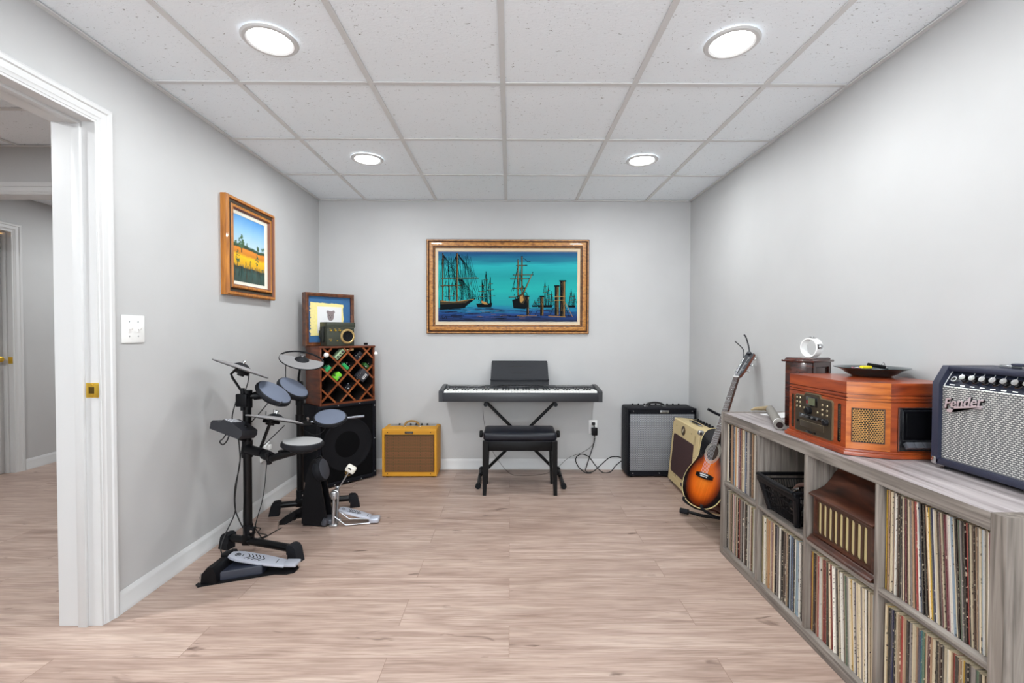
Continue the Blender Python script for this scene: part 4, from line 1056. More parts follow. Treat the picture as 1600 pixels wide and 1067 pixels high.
def cymp(name, c, n, r, cutdir=None, gap=0):
    """cymbal pad with domed bell; cutdir = heading of the open part"""
    m4 = Matrix.Translation(Vector(c)) @ Vector(n).normalized().to_track_quat('Z', 'Y').to_matrix().to_4x4()
    inv = m4.inverted()
    if cutdir is None:
        m = M(); m.lathe([(.03, .011), (.034, .004), (r*.6, .000), (r-.004, -.008), (r, -.011), (r-.002, -.015), (r*.6, -.007), (.03, -.004)], m4, 56, close=True)
        m.mi = 1
        m.lathe([(.03, -.004), (r*.6, -.0075), (r-.004, -.0155), (r*.95, -.0165), (r*.45, -.014), (.03, -.012)], m4, 48, close=True)
        o = m.build(name, [cym_face, black_plastic], dk, world=True)
    else:
        cd = (inv.to_3x3() @ Vector(cutdir)); cd.z = 0; cd.normalize()
        a = math.atan2(cd.y, cd.x)
        # solid part : all points with (p.cd) < gap
        m = M(); n_ = 60; top = []; 
        a_half = math.acos(gap/r)
        poly = []
        for k in range(n_+1):
            aa = a+a_half+(2*PI-2*a_half)*k/n_
            poly.append((r*math.cos(aa), r*math.sin(aa)))
        m.prism(poly, -.006, .0, mtx=m4)
        m.mi = 1; m.t = m4; m.tube([(r*math.cos(a-a_half+2*a_half*k/24), r*math.sin(a-a_half+2*a_half*k/24), -.003) for k in range(25)], .0055, 8); m.t = Matrix.Identity(4)
        m.tube([m4 @ Vector((r*math.cos(2*PI*k/48), r*math.sin(2*PI*k/48), -.004)) for k in range(49)], .004, 6, caps=False)
        o = m.build(name, [cym_face, rubber], dk, world=True)
    def sub(nm, mt, f):
        m = M(); m.t = m4; f(m); q_ = m.build(nm, mt, None); q_.parent = o; q_.data.transform(PM[dk.name].inverted()); return q_
    sub('cymbal_bell', rubber, lambda m: m.lathe([(0, .02), (.018, .019), (.03, .012), (.045, .001), (.045, -.002), (0, -.002)], None, 28))
    sub('wing_nut', chrome, lambda m: (m.cyl((0, 0, .018), (0, 0, .034), .008, seg=12), m.box((0, 0, .034), (.034, .005, .01), bev=.002)))
    return o, m4
o, m4 = cymp('cymbal_pad', (-1.441, 2.45, 1.015), (.303, .270, .913), .143)
m = M(); m.t = m4; m.box((.04, -.02, -.028), (.075, .06, .02), bev=.005); m.box((.04, -.02, -.042), (.04, .03, .014), bev=.004); q_ = m.build('sensor_box', black_plastic, None); q_.parent = o; q_.data.transform(PM[dk.name].inverted())
cymp('cymbal_pad', (-1.37, 3.0, 1.02), (.311, -.265, .913), .134, cutdir=(-.3, .95, .2), gap=.028)[0]['label'] = 'round cymbal pad with an open segment at its far side'
o, m4 = cymp('hi_hat_pad', (-1.263, 2.45, .742), (.132, .27, .952), .143)
m = M(); m.t = m4; m.box((.05, -.02, -.026), (.07, .06, .018), bev=.005); m.box((.055, -.02, -.038), (.04, .03, .014), bev=.004); q_ = m.build('sensor_box', black_plastic, None); q_.parent = o; q_.data.transform(PM[dk.name].inverted())
part('cymbal_arm', tube_blk, lambda m: m.tube([(PL.x-.008, PL.y-.03, .8), (PL.x-.012, PL.y-.03, .885), (-1.492, 2.45, .955), (-1.5, 2.45, .975), (-1.463, 2.448, 1.01)], [.0065]*5, 10))
part('cymbal_arm', tube_blk, lambda m: m.tube([(PR.x, PR.y-.01, .74), (PR.x-.002, PR.y-.01, .9), (-1.375, 3.0, 1.01)], .0075, 10))
part('hi_hat_rod', tube_blk, lambda m: m.cyl((-1.352, 2.44, .545), (-1.283, 2.45, .735), .0085, seg=12))
part('hi_hat_rod_tip', chrome, lambda m: (m.cyl((-1.272, 2.45, .745), (-1.268, 2.45, .785), .0045, seg=10), m.cyl((-1.318, 2.45, .735), (-1.314, 2.45, .775), .0035, seg=8)))
part('second_cymbal_clamp', black_plastic, lambda m: m.box((-1.385, 2.985, .865), (.05, .03, .03), bev=.006))
# sound module
def modl(m):
    rot = Matrix.Rotation(R(-12), 4, 'Z') @ Matrix.Rotation(R(15), 4, 'Y') @ Matrix.Rotation(R(-10), 4, 'X')
    m4 = Tr(-1.448, 2.385, .69) @ rot @ Matrix.Scale(.78, 4)
    mm = m4 @ Matrix(((1, 0, 0, 0), (0, 0, -1, 0), (0, 1, 0, 0), (0, 0, 0, 1)))
    m.prism([(-.12, -.028), (-.128, .012), (-.118, .03), (-.062, .034), (-.046, .056), (.03, .052), (.115, .03), (.125, .0), (.11, -.03)], -.075, .07, mtx=mm)
    return m4
mm_ = M(); m4m = modl(mm_); mod = mm_.build('sound_module', mat('module_charcoal', S(40, 41, 46), .5), dk, world=True)
pbm = mat('pale_button', S(205, 205, 210), .4)
for k, x in enumerate((-.036, -.016, .004)):
    for y in (-.045, -.012, .02):
        m = M(); m.t = m4m @ Tr(0, 0, .0565) @ RY_(R(3)); m.box((x, y, 0), (.011, .026, .006)); q_ = m.build('module_button', pbm, None); q_.parent = mod; q_.data.transform(PM[dk.name].inverted())
m = M(); m.t = m4m @ Tr(.07, .01, .042) @ RY_(R(14)); m.lathe([(0, .008), (.012, .008), (.014, 0)], None, 20); q_ = m.build('module_dial', black_plastic, None); q_.parent = mod; q_.data.transform(PM[dk.name].inverted())
part('module_bracket', black_plastic, lambda m: m.cyl((-1.44, 2.42, .64), (-1.435, 2.46, .62), .014, seg=12))
part('module_jack_leads', black_cable, lambda m: m.tube([(-1.46, 2.34, .675), (-1.475, 2.335, .652), (-1.49, 2.335, .638), (-1.475, 2.335, .622), (-1.455, 2.335, .64), (-1.445, 2.34, .67)], .0035, 8, smooth=6))
# kit wiring
part('kit_wire', black_cable, lambda m: m.tube([(-1.47, 2.45, .84), (-1.49, 2.44, .74), (-1.475, 2.46, .66), (-1.462, 2.46, .5), (-1.49, 2.46, .36), (-1.492, 2.46, .25), (-1.47, 2.46, .18), (-1.445, 2.46, .13)], .0032, 8, smooth=6))
part('kit_wire', black_cable, lambda m: m.tube([(-1.442, 2.452, .6), (-1.47, 2.45, .42), (-1.485, 2.45, .3), (-1.487, 2.45, .22), (-1.52, 2.42, .12), (-1.52, 2.38, .06), (-1.46, 2.33, .02), (-1.40, 2.27, .018), (-1.37, 2.26, .04)], .0032, 8, smooth=6))
part('kit_wire', black_cable, lambda m: m.tube([(-1.44, 2.452, .56), (-1.437, 2.453, .35), (-1.442, 2.452, .2), (-1.436, 2.45, .1)], .0025, 8, smooth=6))
part('kit_wire', black_cable, lambda m: m.tube([(-1.395, 2.44, 1.0), (-1.41, 2.45, .93), (-1.43, 2.45, .87)], .0028, 8, smooth=6))
part('kit_wire', black_cable, lambda m: m.tube([(-1.29, 2.46, .84), (-1.34, 2.44, .77), (-1.385, 2.44, .72), (-1.40, 2.45, .7)], .003, 8, smooth=6))
part('kit_wire', black_cable, lambda m: m.tube([(-1.27, 2.44, .84), (-1.255, 2.43, .815), (-1.235, 2.43, .812), (-1.22, 2.44, .83)], .0028, 8, smooth=6))
part('kit_wire', black_cable, lambda m: m.tube([(-1.21, 2.44, .70), (-1.29, 2.43, .62), (-1.325, 2.43, .585), (-1.32, 2.43, .55)], .0025, 8, smooth=6))
part('kit_wire', black_cable, lambda m: m.tube([(-1.46, 2.97, 1.0), (-1.462, 2.97, .93), (-1.455, 2.96, .88)], .0025, 8, smooth=6))
part('kit_wire', black_cable, lambda m: m.tube([(-1.14, 2.84, .64), (-1.17, 2.85, .58), (-1.25, 2.9, .545), (-1.35, 2.98, .56)], .0022, 8, smooth=6))

# ------------------------------------------------------------------ hi-hat foot controller
silver = mat('silver_footboard', S(190, 194, 206), .35, .35)
def foot_decor(m, m4, L_, w_):
    """chevrons and emblem on a footboard lying along +x (toe at 0)"""
    m.t = m4
    for k in range(5):
        x = .105+k*.021
        for s_ in (-1, 1):
            m.box((x, s_*.0125, .0006), (.034, .004, .0012), rot=Matrix.Rotation(-s_*R(46), 3, 'Z'))
    m.lathe([(.0, .0008), (.0, .001)], None, 4)
    m.lathe([(.012, .0), (.012, .0012), (.0155, .0012), (.0155, 0)], Tr(.045, 0, 0), 28)
    for k in range(3): m.box((.045, 0, .0007), (.026, .002, .001), rot=Matrix.Rotation(k*PI/3, 3, 'Z'))
    m.box((.073, 0, .0006), (.004, .018, .001))
    m.box((L_-.052, 0, .0006), (.004, w_*.5, .001))
    m.t = Matrix.Identity(4)
hh = thing('hi_hat_pedal', 'black hi-hat foot controller with silver chevron footboard nearest the doorway', 'drum pedal', (-1.462, 2.27, 0), R(-1))
m = M(); m.prism([(-.02, -.135), (-.0, -.15), (.04, -.132), (.3, -.03), (.36, -.03), (.39, -.01), (.392, .03), (.37, .055), (.3, .055), (.07, .105), (-.01, .11)], .0, .007); m.build('base_plate', black_plastic, hh)
m = M(); m.prism([(-.05, .008), (-.05, .04), (-.012, .085), (.012, .085), (.03, .05), (.03, .008)], -.13, .06, mtx=Tr(.045, 0, 0) @ Matrix(((1, 0, 0, 0), (0, 0, 1, 0), (0, 1, 0, 0), (0, 0, 0, 1)))); m.build('front_block', black_plastic, hh)
m = M(); m.prism([(.075, -.1), (.24, -.035), (.24, .03), (.075, .06)], .007, .048, bev=.004); m.build('sensor_housing', mat('dark_blue_plastic', S(36, 40, 54), .35), hh)
fb = Tr(.062, .0, .09) @ RZ(R(4)) @ RY_(R(11)) @ Matrix.Diagonal((.84, 1, 1, 1))
m = M(); m.prism([(0, -.022), (.03, -.036), (.06, -.042), (.2, -.042), (.33, -.03), (.33, .03), (.2, .042), (.06, .042), (.03, .036), (0, .022)], -.012, 0, mtx=fb, bev=.002); fo = m.build('footboard', silver, hh)
m = M(); foot_decor(m, fb, .33, .07); q_ = m.build('chevron_marks', black_plastic, fo)
m = M(); m.box((.358, .024, .032), (.07, .064, .016), bev=.006); m.build('heel_plate', silver, hh)
m = M(); m.box((.045, .0, .088), (.036, .05, .018), bev=.004); m.build('toe_hinge', black_plastic, hh)
m = M(); m.cyl((.03, -.01, .02), (.045, -.01, .09), .008, seg=10); m.build('spring_post', black_metal, hh)
for x, y in ((-.003, -.13), (-.002, .098)):
    m = M(); m.cyl((x, y, 0), (x+.006, y, .055), .004, seg=10); m.build('spur_bolt', chrome, hh)

# ------------------------------------------------------------------ kick tower and kick pedal
kt = thing('kick_drum_tower', 'black bass drum trigger tower with round side-facing pad in front of speaker', 'drum pad tower', (-1.2, 2.84, 0))
def kpart(name, mt, f, ang=35):
    m = M(); f(m); return m.build(name, mt, kt, ang=ang)
# upright panel: side profile (x,z) extruded in y
mxz = Matrix(((1, 0, 0, 0), (0, 0, -1, 0), (0, 1, 0, 0), (0, 0, 0, 1)))
for sy in (-1, 1):
    kpart('side_panel', black_plastic, lambda m: m.prism([(-.085, .02), (.02, .0), (.07, .0), (.07, .06), (.03, .3), (.02, .39), (.0, .42), (-.022, .41), (-.04, .36), (-.075, .2)], -.005, .005, mtx=Tr(0, sy*.042, 0) @ mxz))
kpart('front_web', black_plastic, lambda m: m.prism([(-.075, .06), (-.035, .36), (-.025, .36), (-.06, .06)], -.04, .04, mtx=mxz))
kpart('base_web', black_plastic, lambda m: m.bx(-.08, .07, -.04, .04, .004, .03))
kpart('pad', rubber, lambda m: m.disc((.04, 0, .345), (.965, .007, .264), .073, .05, .3, 40), 45)
kpart('pad_face', mat('dark_rubber_face', S(58, 60, 68), .7, bump=(260, .3)), lambda m: m.disc((.0415, 0, .3455), (.965, .007, .264), .064, .003, .2, 40), 45)
for sy in (-1, 1):
    kpart('leg', black_plastic, lambda m: m.prism([(-.06, .05), (-.06, .12), (-.11, .1), (-.2, .05), (-.235, .022), (-.24, .0), (-.2, .0), (-.14, .03)], -.007, .007, mtx=RZ(sy*R(12)) @ Tr(0, sy*.03, 0) @ mxz))
kpart('cross_brace', tube_blk, lambda m: m.cyl((-.13, -.05, .05), (-.13, .05, .05), .012, seg=14))
for x, y in ((-.215, -.075), (-.215, .075)):
    kpart('spur_bolt', chrome, lambda m: m.cyl((x, y, 0.0), (x+.004, y, .05), .004, seg=10))
kpart('hoop_plate', black_plastic, lambda m: m.bx(.07, .1, -.05, .05, .006, .018, bev=.003))
kp = thing('kick_pedal', 'silver kick drum pedal with white beater standing right of the drum tower', 'drum pedal', (-1.075, 2.84, 0), R(6))
def kpp(name, mt, f, ang=35, par=None):
    m = M(); f(m); return m.build(name, mt, par or kp, ang=ang)
for sy in (-1, 1):
    kpp('post', steel, lambda m: (m.cyl((-.02, sy*.043, .004), (-.015, sy*.043, .185), .0105, .009, seg=14), m.box((-.018, sy*.043, .008), (.05, .026, .016), bev=.004)))
kpp('axle', steel, lambda m: m.cyl((-.015, -.06, .19), (-.015, .06, .19), .008, seg=14))
kpp('cam', steel, lambda m: (m.lathe([(0, -.012), (.024, -.012), (.028, -.008), (.028, .008), (.024, .012), (0, .012)], Tr(-.015, -.014, .192) @ RX_(PI/2), 24), m.box((-.015, .04, .2), (.026, .02, .05), bev=.006), m.box((-.015, -.043, .195), (.03, .022, .05), bev=.006)))
kpp('hoop_clamp', mat('dark_grey_cast_metal', S(90, 92, 100), .45, .6), lambda m: (m.box((-.055, 0, .03), (.06, .09, .03), bev=.008), m.cyl((-.075, -.05, .018), (-.06, -.05, .05), .018, seg=14)))
kpp('beater_rod', steel, lambda m: m.cyl((-.012, 0, .2), (.062, 0, .318), .0038, seg=10))
bt = kpp('beater_head', mat('off_white_felt', S(226, 222, 212), .7, bump=(80, .2)), lambda m: m.box((.078, 0, .342), (.06, .05, .042), rot=Matrix.Rotation(R(32), 3, 'Y'), bev=.011, seg=3), 45)
kpp('beater_mark', black_plastic, lambda m: m.box((.078-.001, -.0255, .35), (.02, .001, .009), rot=Matrix.Rotation(R(32), 3, 'Y')), par=bt)
fb = Tr(.008, .0, .098) @ RY_(R(17))
fo = kpp('footboard', silver, lambda m: m.prism([(0, -.02), (.015, -.034), (.05, -.038), (.15, -.036), (.2, -.028), (.2, .028), (.15, .036), (.05, .038), (.015, .034), (0, .02)], -.012, 0, mtx=fb, bev=.002))
def fdec(m):
    m.t = fb
    for k in range(5):
        x = .062+k*.016
        for s_ in (-1, 1): m.box((x, s_*.011, .0006), (.028, .0035, .0012), rot=Matrix.Rotation(-s_*R(46), 3, 'Z'))
    m.lathe([(.008, .0), (.008, .0012), (.011, .0012), (.011, 0)], Tr(.026, 0, 0), 24)
    m.box((.18, 0, .0006), (.004, .03, .001)); m.t = Matrix.Identity(4)
kpp('chevron_marks', black_plastic, fdec, par=fo)
kpp('heel_plate', silver, lambda m: m.box((.222, 0, .019), (.062, .066, .03), bev=.008))
kpp('frame_wire', steel, lambda m: m.tube([(-.02, -.046, .07), (.05, -.046, .012), (.06, -.046, .008), (.2, -.03, .008)], .0035, 8))
kpp('frame_wire', steel, lambda m: m.tube([(-.02, .046, .07), (.05, .046, .012), (.06, .046, .008), (.2, .03, .008)], .0035, 8))
kpp('base_block', steel, lambda m: m.box((-.03, 0, .01), (.05, .09, .018), bev=.004))
# floor cables of the kit
cable('thin black cable from left wall charger down to floor and the kick drum tower', [(-1.63, 3.05, .345), (-1.6, 2.98, .3), (-1.585, 2.93, .2), (-1.575, 2.88, .12), (-1.57, 2.82, .05), (-1.56, 2.78, .006), (-1.52, 2.76, .004), (-1.5, 2.70, .004), (-1.43, 2.665, .004), (-1.47, 2.61, .004), (-1.43, 2.63, .004), (-1.41, 2.72, .004), (-1.385, 2.75, .012)], .0028)
cable('thin black cable lying on floor from the drum rack foot towards the tower', [(-1.405, 2.49, .13), (-1.385, 2.52, .06), (-1.39, 2.58, .006), (-1.43, 2.6, .004), (-1.45, 2.58, .004), (-1.43, 2.54, .004), (-1.40, 2.5, .02)], .0028)

# ------------------------------------------------------------------ ACOUSTIC GUITAR ON ITS STAND
ga = Vector((.372, .163, .914)).normalized(); gn = Vector((-.896, -.191, .400)); gn = (gn-ga*gn.dot(ga)).normalized(); gw = ga.cross(gn)
grot = Matrix(((gw.x, -gn.x, ga.x), (gw.y, -gn.y, ga.y), (gw.z, -gn.z, ga.z)))
GO = Vector((1.195, 2.75, .333))-ga*.195
gt = thing('acoustic_guitar', 'sunburst acoustic guitar leaning on a black stand beside the record shelf', 'guitar', GO, rot=grot)
half = [(x*.94, z) for x, z in [(0, 0), (.05, .003), (.1, .014), (.15, .042), (.183, .082), (.198, .13), (.196, .17), (.178, .215), (.15, .255), (.131, .29), (.127, .315), (.134, .355), (.143, .395), (.143, .43), (.13, .462), (.1, .484), (.06, .494), (0, .496)]]
def crom(P, n):
    Q = []
    for i in range(len(P)-1):
        p0 = P[max(0, i-1)]; p1 = P[i]; p2 = P[i+1]; p3 = P[min(len(P)-1, i+2)]
        for k in range(n):
            t = k/n
            Q.append(tuple(.5*((2*b)+(-a+c)*t+(2*a-5*b+4*c-d)*t*t+(-a+3*b-3*c+d)*t**3) for a, b, c, d in zip(p0, p1, p2, p3)))
    return Q+[P[-1]]
hs = crom(half, 3)
outl = hs+[(-x, z) for x, z in hs[-2:0:-1]]
sb = bpy.data.materials.new('sunburst_lacquer'); nt, N, L, B = nodes(sb)
tc = N.new('ShaderNodeTexCoord')
def blob(cx, cz, rx, rz):
    mp = N.new('ShaderNodeMapping'); mp.inputs['Location'].default_value = (-cx/rx, 0, -cz/rz); mp.inputs['Scale'].default_value = (1/rx, 0, 1/rz); L.new(tc.outputs['Object'], mp.inputs[0])
    ln = N.new('ShaderNodeVectorMath'); ln.operation = 'LENGTH'; L.new(mp.outputs[0], ln.inputs[0]); return ln
b1 = blob(0, .165, .178, .18); b2 = blob(0, .29, .085, .10)
mn = N.new('ShaderNodeMath'); mn.operation = 'SMOOTH_MIN'; mn.inputs[2].default_value = .25; L.new(b1.outputs['Value'], mn.inputs[0]); L.new(b2.outputs['Value'], mn.inputs[1])
mp = N.new('ShaderNodeMapping'); mp.inputs['Scale'].default_value = (160, 1, 5); L.new(tc.outputs['Object'], mp.inputs[0])
gnz = N.new('ShaderNodeTexNoise'); gnz.inputs['Scale'].default_value = 1; L.new(mp.outputs[0], gnz.inputs['Vector'])
rr = ramp(N, [(.1, S(222, 118, 34)), (.5, S(206, 94, 20)), (.74, S(124, 48, 14)), (.9, S(26, 12, 10)), (1, S(12, 10, 12))]); L.new(mn.outputs[0], rr.inputs[0])
r2 = ramp(N, [(.3, (.82, .82, .82, 1)), (.7, (1, 1, 1, 1))]); L.new(gnz.outputs['Fac'], r2.inputs[0])
mx = N.new('ShaderNodeMixRGB'); mx.blend_type = 'MULTIPLY'; mx.inputs[0].default_value = 1; L.new(rr.outputs[0], mx.inputs[1]); L.new(r2.outputs[0], mx.inputs[2]); L.new(mx.outputs[0], B.inputs['Base Color'])
B.inputs['Roughness'].default_value = .16; B.inputs['Coat Weight'].default_value = .3
side_m = wood('dark_mahogany_side', S(50, 20, 12), S(90, 36, 20), (20, 4, 20), .2, .4)
# body: top, sides, back (depth grows to +y)
toXZ = Matrix(((1, 0, 0, 0), (0, 0, 1, 0), (0, 1, 0, 0), (0, 0, 0, 1)))
m = M(); m.prism(outl, .003, .1, mtx=toXZ); m.build('body', side_m, gt, ang=50)
m = M(); m.prism([(x*.985, .248+(z-.248)*.985) for x, z in outl], -.0005, .0032, mtx=toXZ); m.build('soundboard', sb, gt)
m = M()
for y0, k in ((.0, 1.0), (.1, 1.0)):
    m.tube([(x*k, y0+.002, .248+(z-.248)*k) for x, z in outl]+[(outl[0][0], y0+.002, outl[0][1])], .0028, 6, caps=False)
m.build('binding', mat('cream_binding', S(226, 206, 150), .3), gt)
SH = .341
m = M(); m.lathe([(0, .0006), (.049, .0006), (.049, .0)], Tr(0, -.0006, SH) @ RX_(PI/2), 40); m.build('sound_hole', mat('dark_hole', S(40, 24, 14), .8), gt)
m = M()
for r0, r1 in ((.05, .053), (.057, .061), (.065, .068)): m.lathe([(r0, 0), (r0, .0011), (r1, .0011), (r1, 0)], Tr(0, -.0006, SH) @ RX_(PI/2), 48)
m.build('rosette', mat('grey_rosette', S(150, 146, 136), .3), gt)
m = M(); m.prism([(-.075, .15), (-.06, .147), (-.03, .143), (.03, .143), (.06, .147), (.075, .15), (.075, .172), (.03, .178), (-.03, .178), (-.075, .172)], -.010, 0, mtx=Tr(0, 0, .03) @ toXZ, bev=.002); br_ = m.build('bridge', black_gloss, gt)
m = M(); m.box((0, -.012, .197), (.07, .006, .004)); m.build('saddle', white_plastic, br_)
for k in range(6):
    m = M(); m.sph((-.0275+k*.011, -.0115, .186), .003, seg=8); m.build('bridge_pin', white_plastic, br_)
# neck
NUT = .195+.645
m = M(); rw_ = wood('rosewood_fingerboard', S(48, 32, 26), S(76, 52, 42), (60, 60, 6), .35)
m.prism([(-.028, SH+.05), (.028, SH+.05), (.0215, NUT), (-.0215, NUT)], -.0105, -.0045, mtx=toXZ); m.build('fingerboard', rw_, gt)
m = M(); nk = wood('mahogany_neck', S(74, 30, 16), S(116, 54, 28), (20, 20, 6), .25, .4)
n8 = 10
ringsA = []
for z, wd, dp in ((.47, .027, .03), (.52, .0265, .02), (NUT, .0213, .0185)):
    ringsA.append([m.bm.verts.new((wd*math.cos(PI*k/n8), -.0045+dp*math.sin(PI*k/n8), z)) for k in range(n8+1)])
for A, Bq in zip(ringsA, ringsA[1:]):
    for k in range(n8): m.bm.faces.new((A[k], A[k+1], Bq[k+1], Bq[k]))
    m.bm.faces.new((A[n8], A[0], Bq[0], Bq[n8]))
m.bm.faces.new(ringsA[0]); m.bm.faces.new(ringsA[-1])
m.build('neck', nk, gt)
for k in range(1, 21):
    z = NUT-.645*(1-2**(-k/12))
    if z < SH+.055: break
    hw_ = .0215+(NUT-z)*.0134; m = M(); m.box((0, -.0111, z), (2*hw_, .0012, .0018)); m.build('fret', steel, gt)
for k in (3, 5, 7, 9, 12):
    z = NUT-.645*(1-(2**(-k/12)+2**(-(k-1)/12))/2); m = M(); m.cyl((0, -.0111, z), (0, -.0104, z), .003, seg=10); m.build('inlay_dot', white_plastic, gt)
m = M(); m.box((0, -.0095, NUT+.002), (.043, .01, .005)); m.build('nut', white_plastic, gt)
# headstock tilts back 13 degrees
hm4 = Tr(0, -.004, NUT+.004) @ RX_(-R(13))
hd_ = M(); hd_.prism([(-.022, 0), (.022, 0), (.03, .03), (.034, .05), (.037, .17), (.03, .182), (.012, .176), (0, .182), (-.012, .176), (-.03, .182), (-.037, .17), (-.034, .05), (-.03, .03)], .0, .015, mtx=hm4 @ toXZ); hs_ = hd_.build('headstock', nk, gt)
m = M(); m.prism([(-.021, 0.001), (.021, 0.001), (.029, .03), (.033, .05), (.036, .169), (.03, .18), (.012, .175), (0, .18), (-.012, .175), (-.03, .18), (-.036, .169), (-.033, .05), (-.029, .03)], -.0015, .0005, mtx=hm4 @ toXZ); m.build('headstock_face', mat('grey_black_veneer', S(62, 64, 68), .2), hs_)
for s_ in (-1, 1):
    for k in range(3):
        z = .05+k*.045
        m = M(); m.t = hm4; m.cyl((s_*.021, -.012, z), (s_*.021, .0, z), .004, seg=10); m.cyl((s_*.021, -.004, z), (s_*.021, -.001, z), .007, seg=10); m.cyl((s_*.03, .014, z), (s_*.052, .014, z), .0025, seg=8); m.box((s_*.056, .014, z), (.008, .007, .016), bev=.003)
        m.build('tuning_peg', chrome, hs_)
strm = steel
for k in range(6):
    m = M()
    x0 = -.0275+k*.011; x1 = -.0175+k*.007
    m.tube([(x0, -.013, .188), (x0, -.0145, .198), (x1, -.0125, NUT+.003)], .0006, 5)
    s_ = -1 if k < 3 else 1; kk = k if k < 3 else 5-k
    p = hm4 @ Vector((s_*.021, -.009, .05+(kk)*.045)); m.tube([(x1, -.0125, NUT+.003), tuple(p)], .0006, 5)
    m.build('string', strm, gt)
# loose string ends / capo at the head
m = M(); m.t = hm4
m.tube([(-.02, -.012, .14), (-.02, -.03, .17), (-.028, -.05, .19), (-.04, -.11, .2)], .0032, 8, smooth=5)
m.tube([(.0, -.005, .18), (-.006, -.03, .215), (-.012, -.075, .255), (-.015, -.095, .262)], .0045, 8, smooth=5)
m.box((.0, -.006, .176), (.03, .022, .02), bev=.005)
cp = m.build('guitar_capo', mat('dark_steel', S(70, 72, 76), .35, .7), None); cp.matrix_world = PM[gt.name]
tag(cp, 'dark metal spring capo clipped on top of the acoustic guitar headstock', 'capo')
# stand
gs = thing('guitar_stand', 'black tubular guitar stand under the acoustic guitar', 'guitar stand', (1.3, 2.8, 0))
def gsp(name, mt, f):
    m = M(); f(m); return m.build(name, mt, gs, world=True)
back = .125
def gpt(x, y, z): return PM[gt.name] @ Vector((x, y, z))
yk = gpt(0, .035, .585)
gsp('pole', tube_blk, lambda m: m.tube([(1.455, 2.80, .03), (1.46, 2.81, .3), tuple(gpt(0, .13, .52)), tuple(gpt(0, .045, .582))], .0095, 12))
gsp('neck_yoke', rubber, lambda m: m.tube([tuple(gpt(-.04, -.095, .585)), tuple(gpt(-.042, -.03, .582)), tuple(gpt(-.036, .03, .582)), tuple(gpt(0, .042, .582)), tuple(gpt(.036, .03, .582)), tuple(gpt(.042, -.03, .582))], .0085, 12, smooth=4))
gsp('foot_tube', tube_blk, lambda m: m.tube([(1.15, 2.975, .03), (1.24, 2.9, .026), (1.455, 2.80, .03), (1.5, 2.58, .022)], .0105, 12))
gsp('foot_tube', tube_blk, lambda m: m.tube([(1.28, 2.56, .022), (1.36, 2.68, .026), (1.455, 2.80, .03)], .0105, 12))
for p_ in (((1.135, 2.988, .026), (1.175, 2.953, .028)), ((1.27, 2.545, .02), (1.29, 2.575, .02)), ((1.497, 2.6, .02), (1.503, 2.565, .02))):
    gsp('rubber_foot', rubber, lambda m: m.cyl(p_[0], p_[1], .0175, seg=16))
for s_ in (-.085, .085):
    gsp('cradle_arm', rubber, lambda m: m.tube([(1.455, 2.80, .09), tuple(gpt(s_, .12, -.004)), tuple(gpt(s_, .03, -.004)), tuple(gpt(s_, -.022, .008)), tuple(gpt(s_, -.03, .028))], .0085, 12, smooth=3))

# ------------------------------------------------------------------ CUBE SHELF
SX, SY0, SY1, SZ = 1.157, 1.043, 2.470, .773
gwood = wood('grey_weathered_oak', S(78, 72, 68), S(122, 114, 107), (14, 3.2, 75), .5, 0, S(152, 144, 137), det=9)
gwood_v = wood('grey_weathered_oak_upright', S(80, 73, 67), S(124, 115, 107), (60, 70, 3.2), .5, 0, S(154, 145, 137), det=9)
gwood_top = wood('grey_weathered_oak_top', S(104, 96, 96), S(146, 138, 138), (34, 2.4, 10), .38, 0, S(176, 168, 168), det=9)
sh = thing('cube_shelf', 'long grey wood-grain cube shelf full of records along right wall', 'shelf', (SX, (SY0+SY1)/2, 0))
XB = 1.548
DV = [(2.098, 2.115), (1.753, 1.770), (1.407, 1.423)]
def shp(name, mt, *b, bev=.0012):
    m = M(); m.bx(*b, bev=bev); return m.build(name, mt, sh, world=True)
shp('top_board', gwood_top, SX+.001, XB, SY0+.036, SY1-.036, SZ-.044, SZ-.0005)
m = M(); m.bx(SX, SX+.002, SY0+.036, SY1-.036, SZ-.045, SZ-.001); m.build('top_edge_band', gwood, sh, world=True)
shp('side_board', gwood_v, SX, XB, SY1-.036, SY1, 0, SZ)
nb = shp('side_board', gwood_v, SX, XB, SY0, SY0+.036, 0, SZ)
m = M(); m.cyl((SX+.048, SY0-.0015, SZ-.018), (SX+.048, SY0+.001, SZ-.018), .0065, seg=18); m.mi = 1; m.cyl((SX+.048, SY0-.002, SZ-.018), (SX+.048, SY0-.001, SZ-.018), .003, seg=6)
q_ = m.build('cam_bolt', [steel, black_metal], None); q_.parent = nb; q_.data.transform(PM[sh.name].inverted())
shp('bottom_board', gwood, SX, XB, SY0+.036, SY1-.036, .0, .044)
shp('middle_board', gwood, SX+.0015, XB, SY0+.036, SY1-.036, .385, .403)
for a, b in DV: shp('divider', gwood_v, SX+.0005, XB-.002, a, b, .044, SZ-.045)
shp('back_board', gwood_v, XB-.008, XB-.001, SY0+.03, SY1-.03, .044, SZ-.045)
m = M(); m.cyl((SX+.075, 1.7525, SZ-.06), (SX+.075, 1.745, SZ-.06), .005, seg=12); m.build('shelf_pin', steel, sh, world=True)

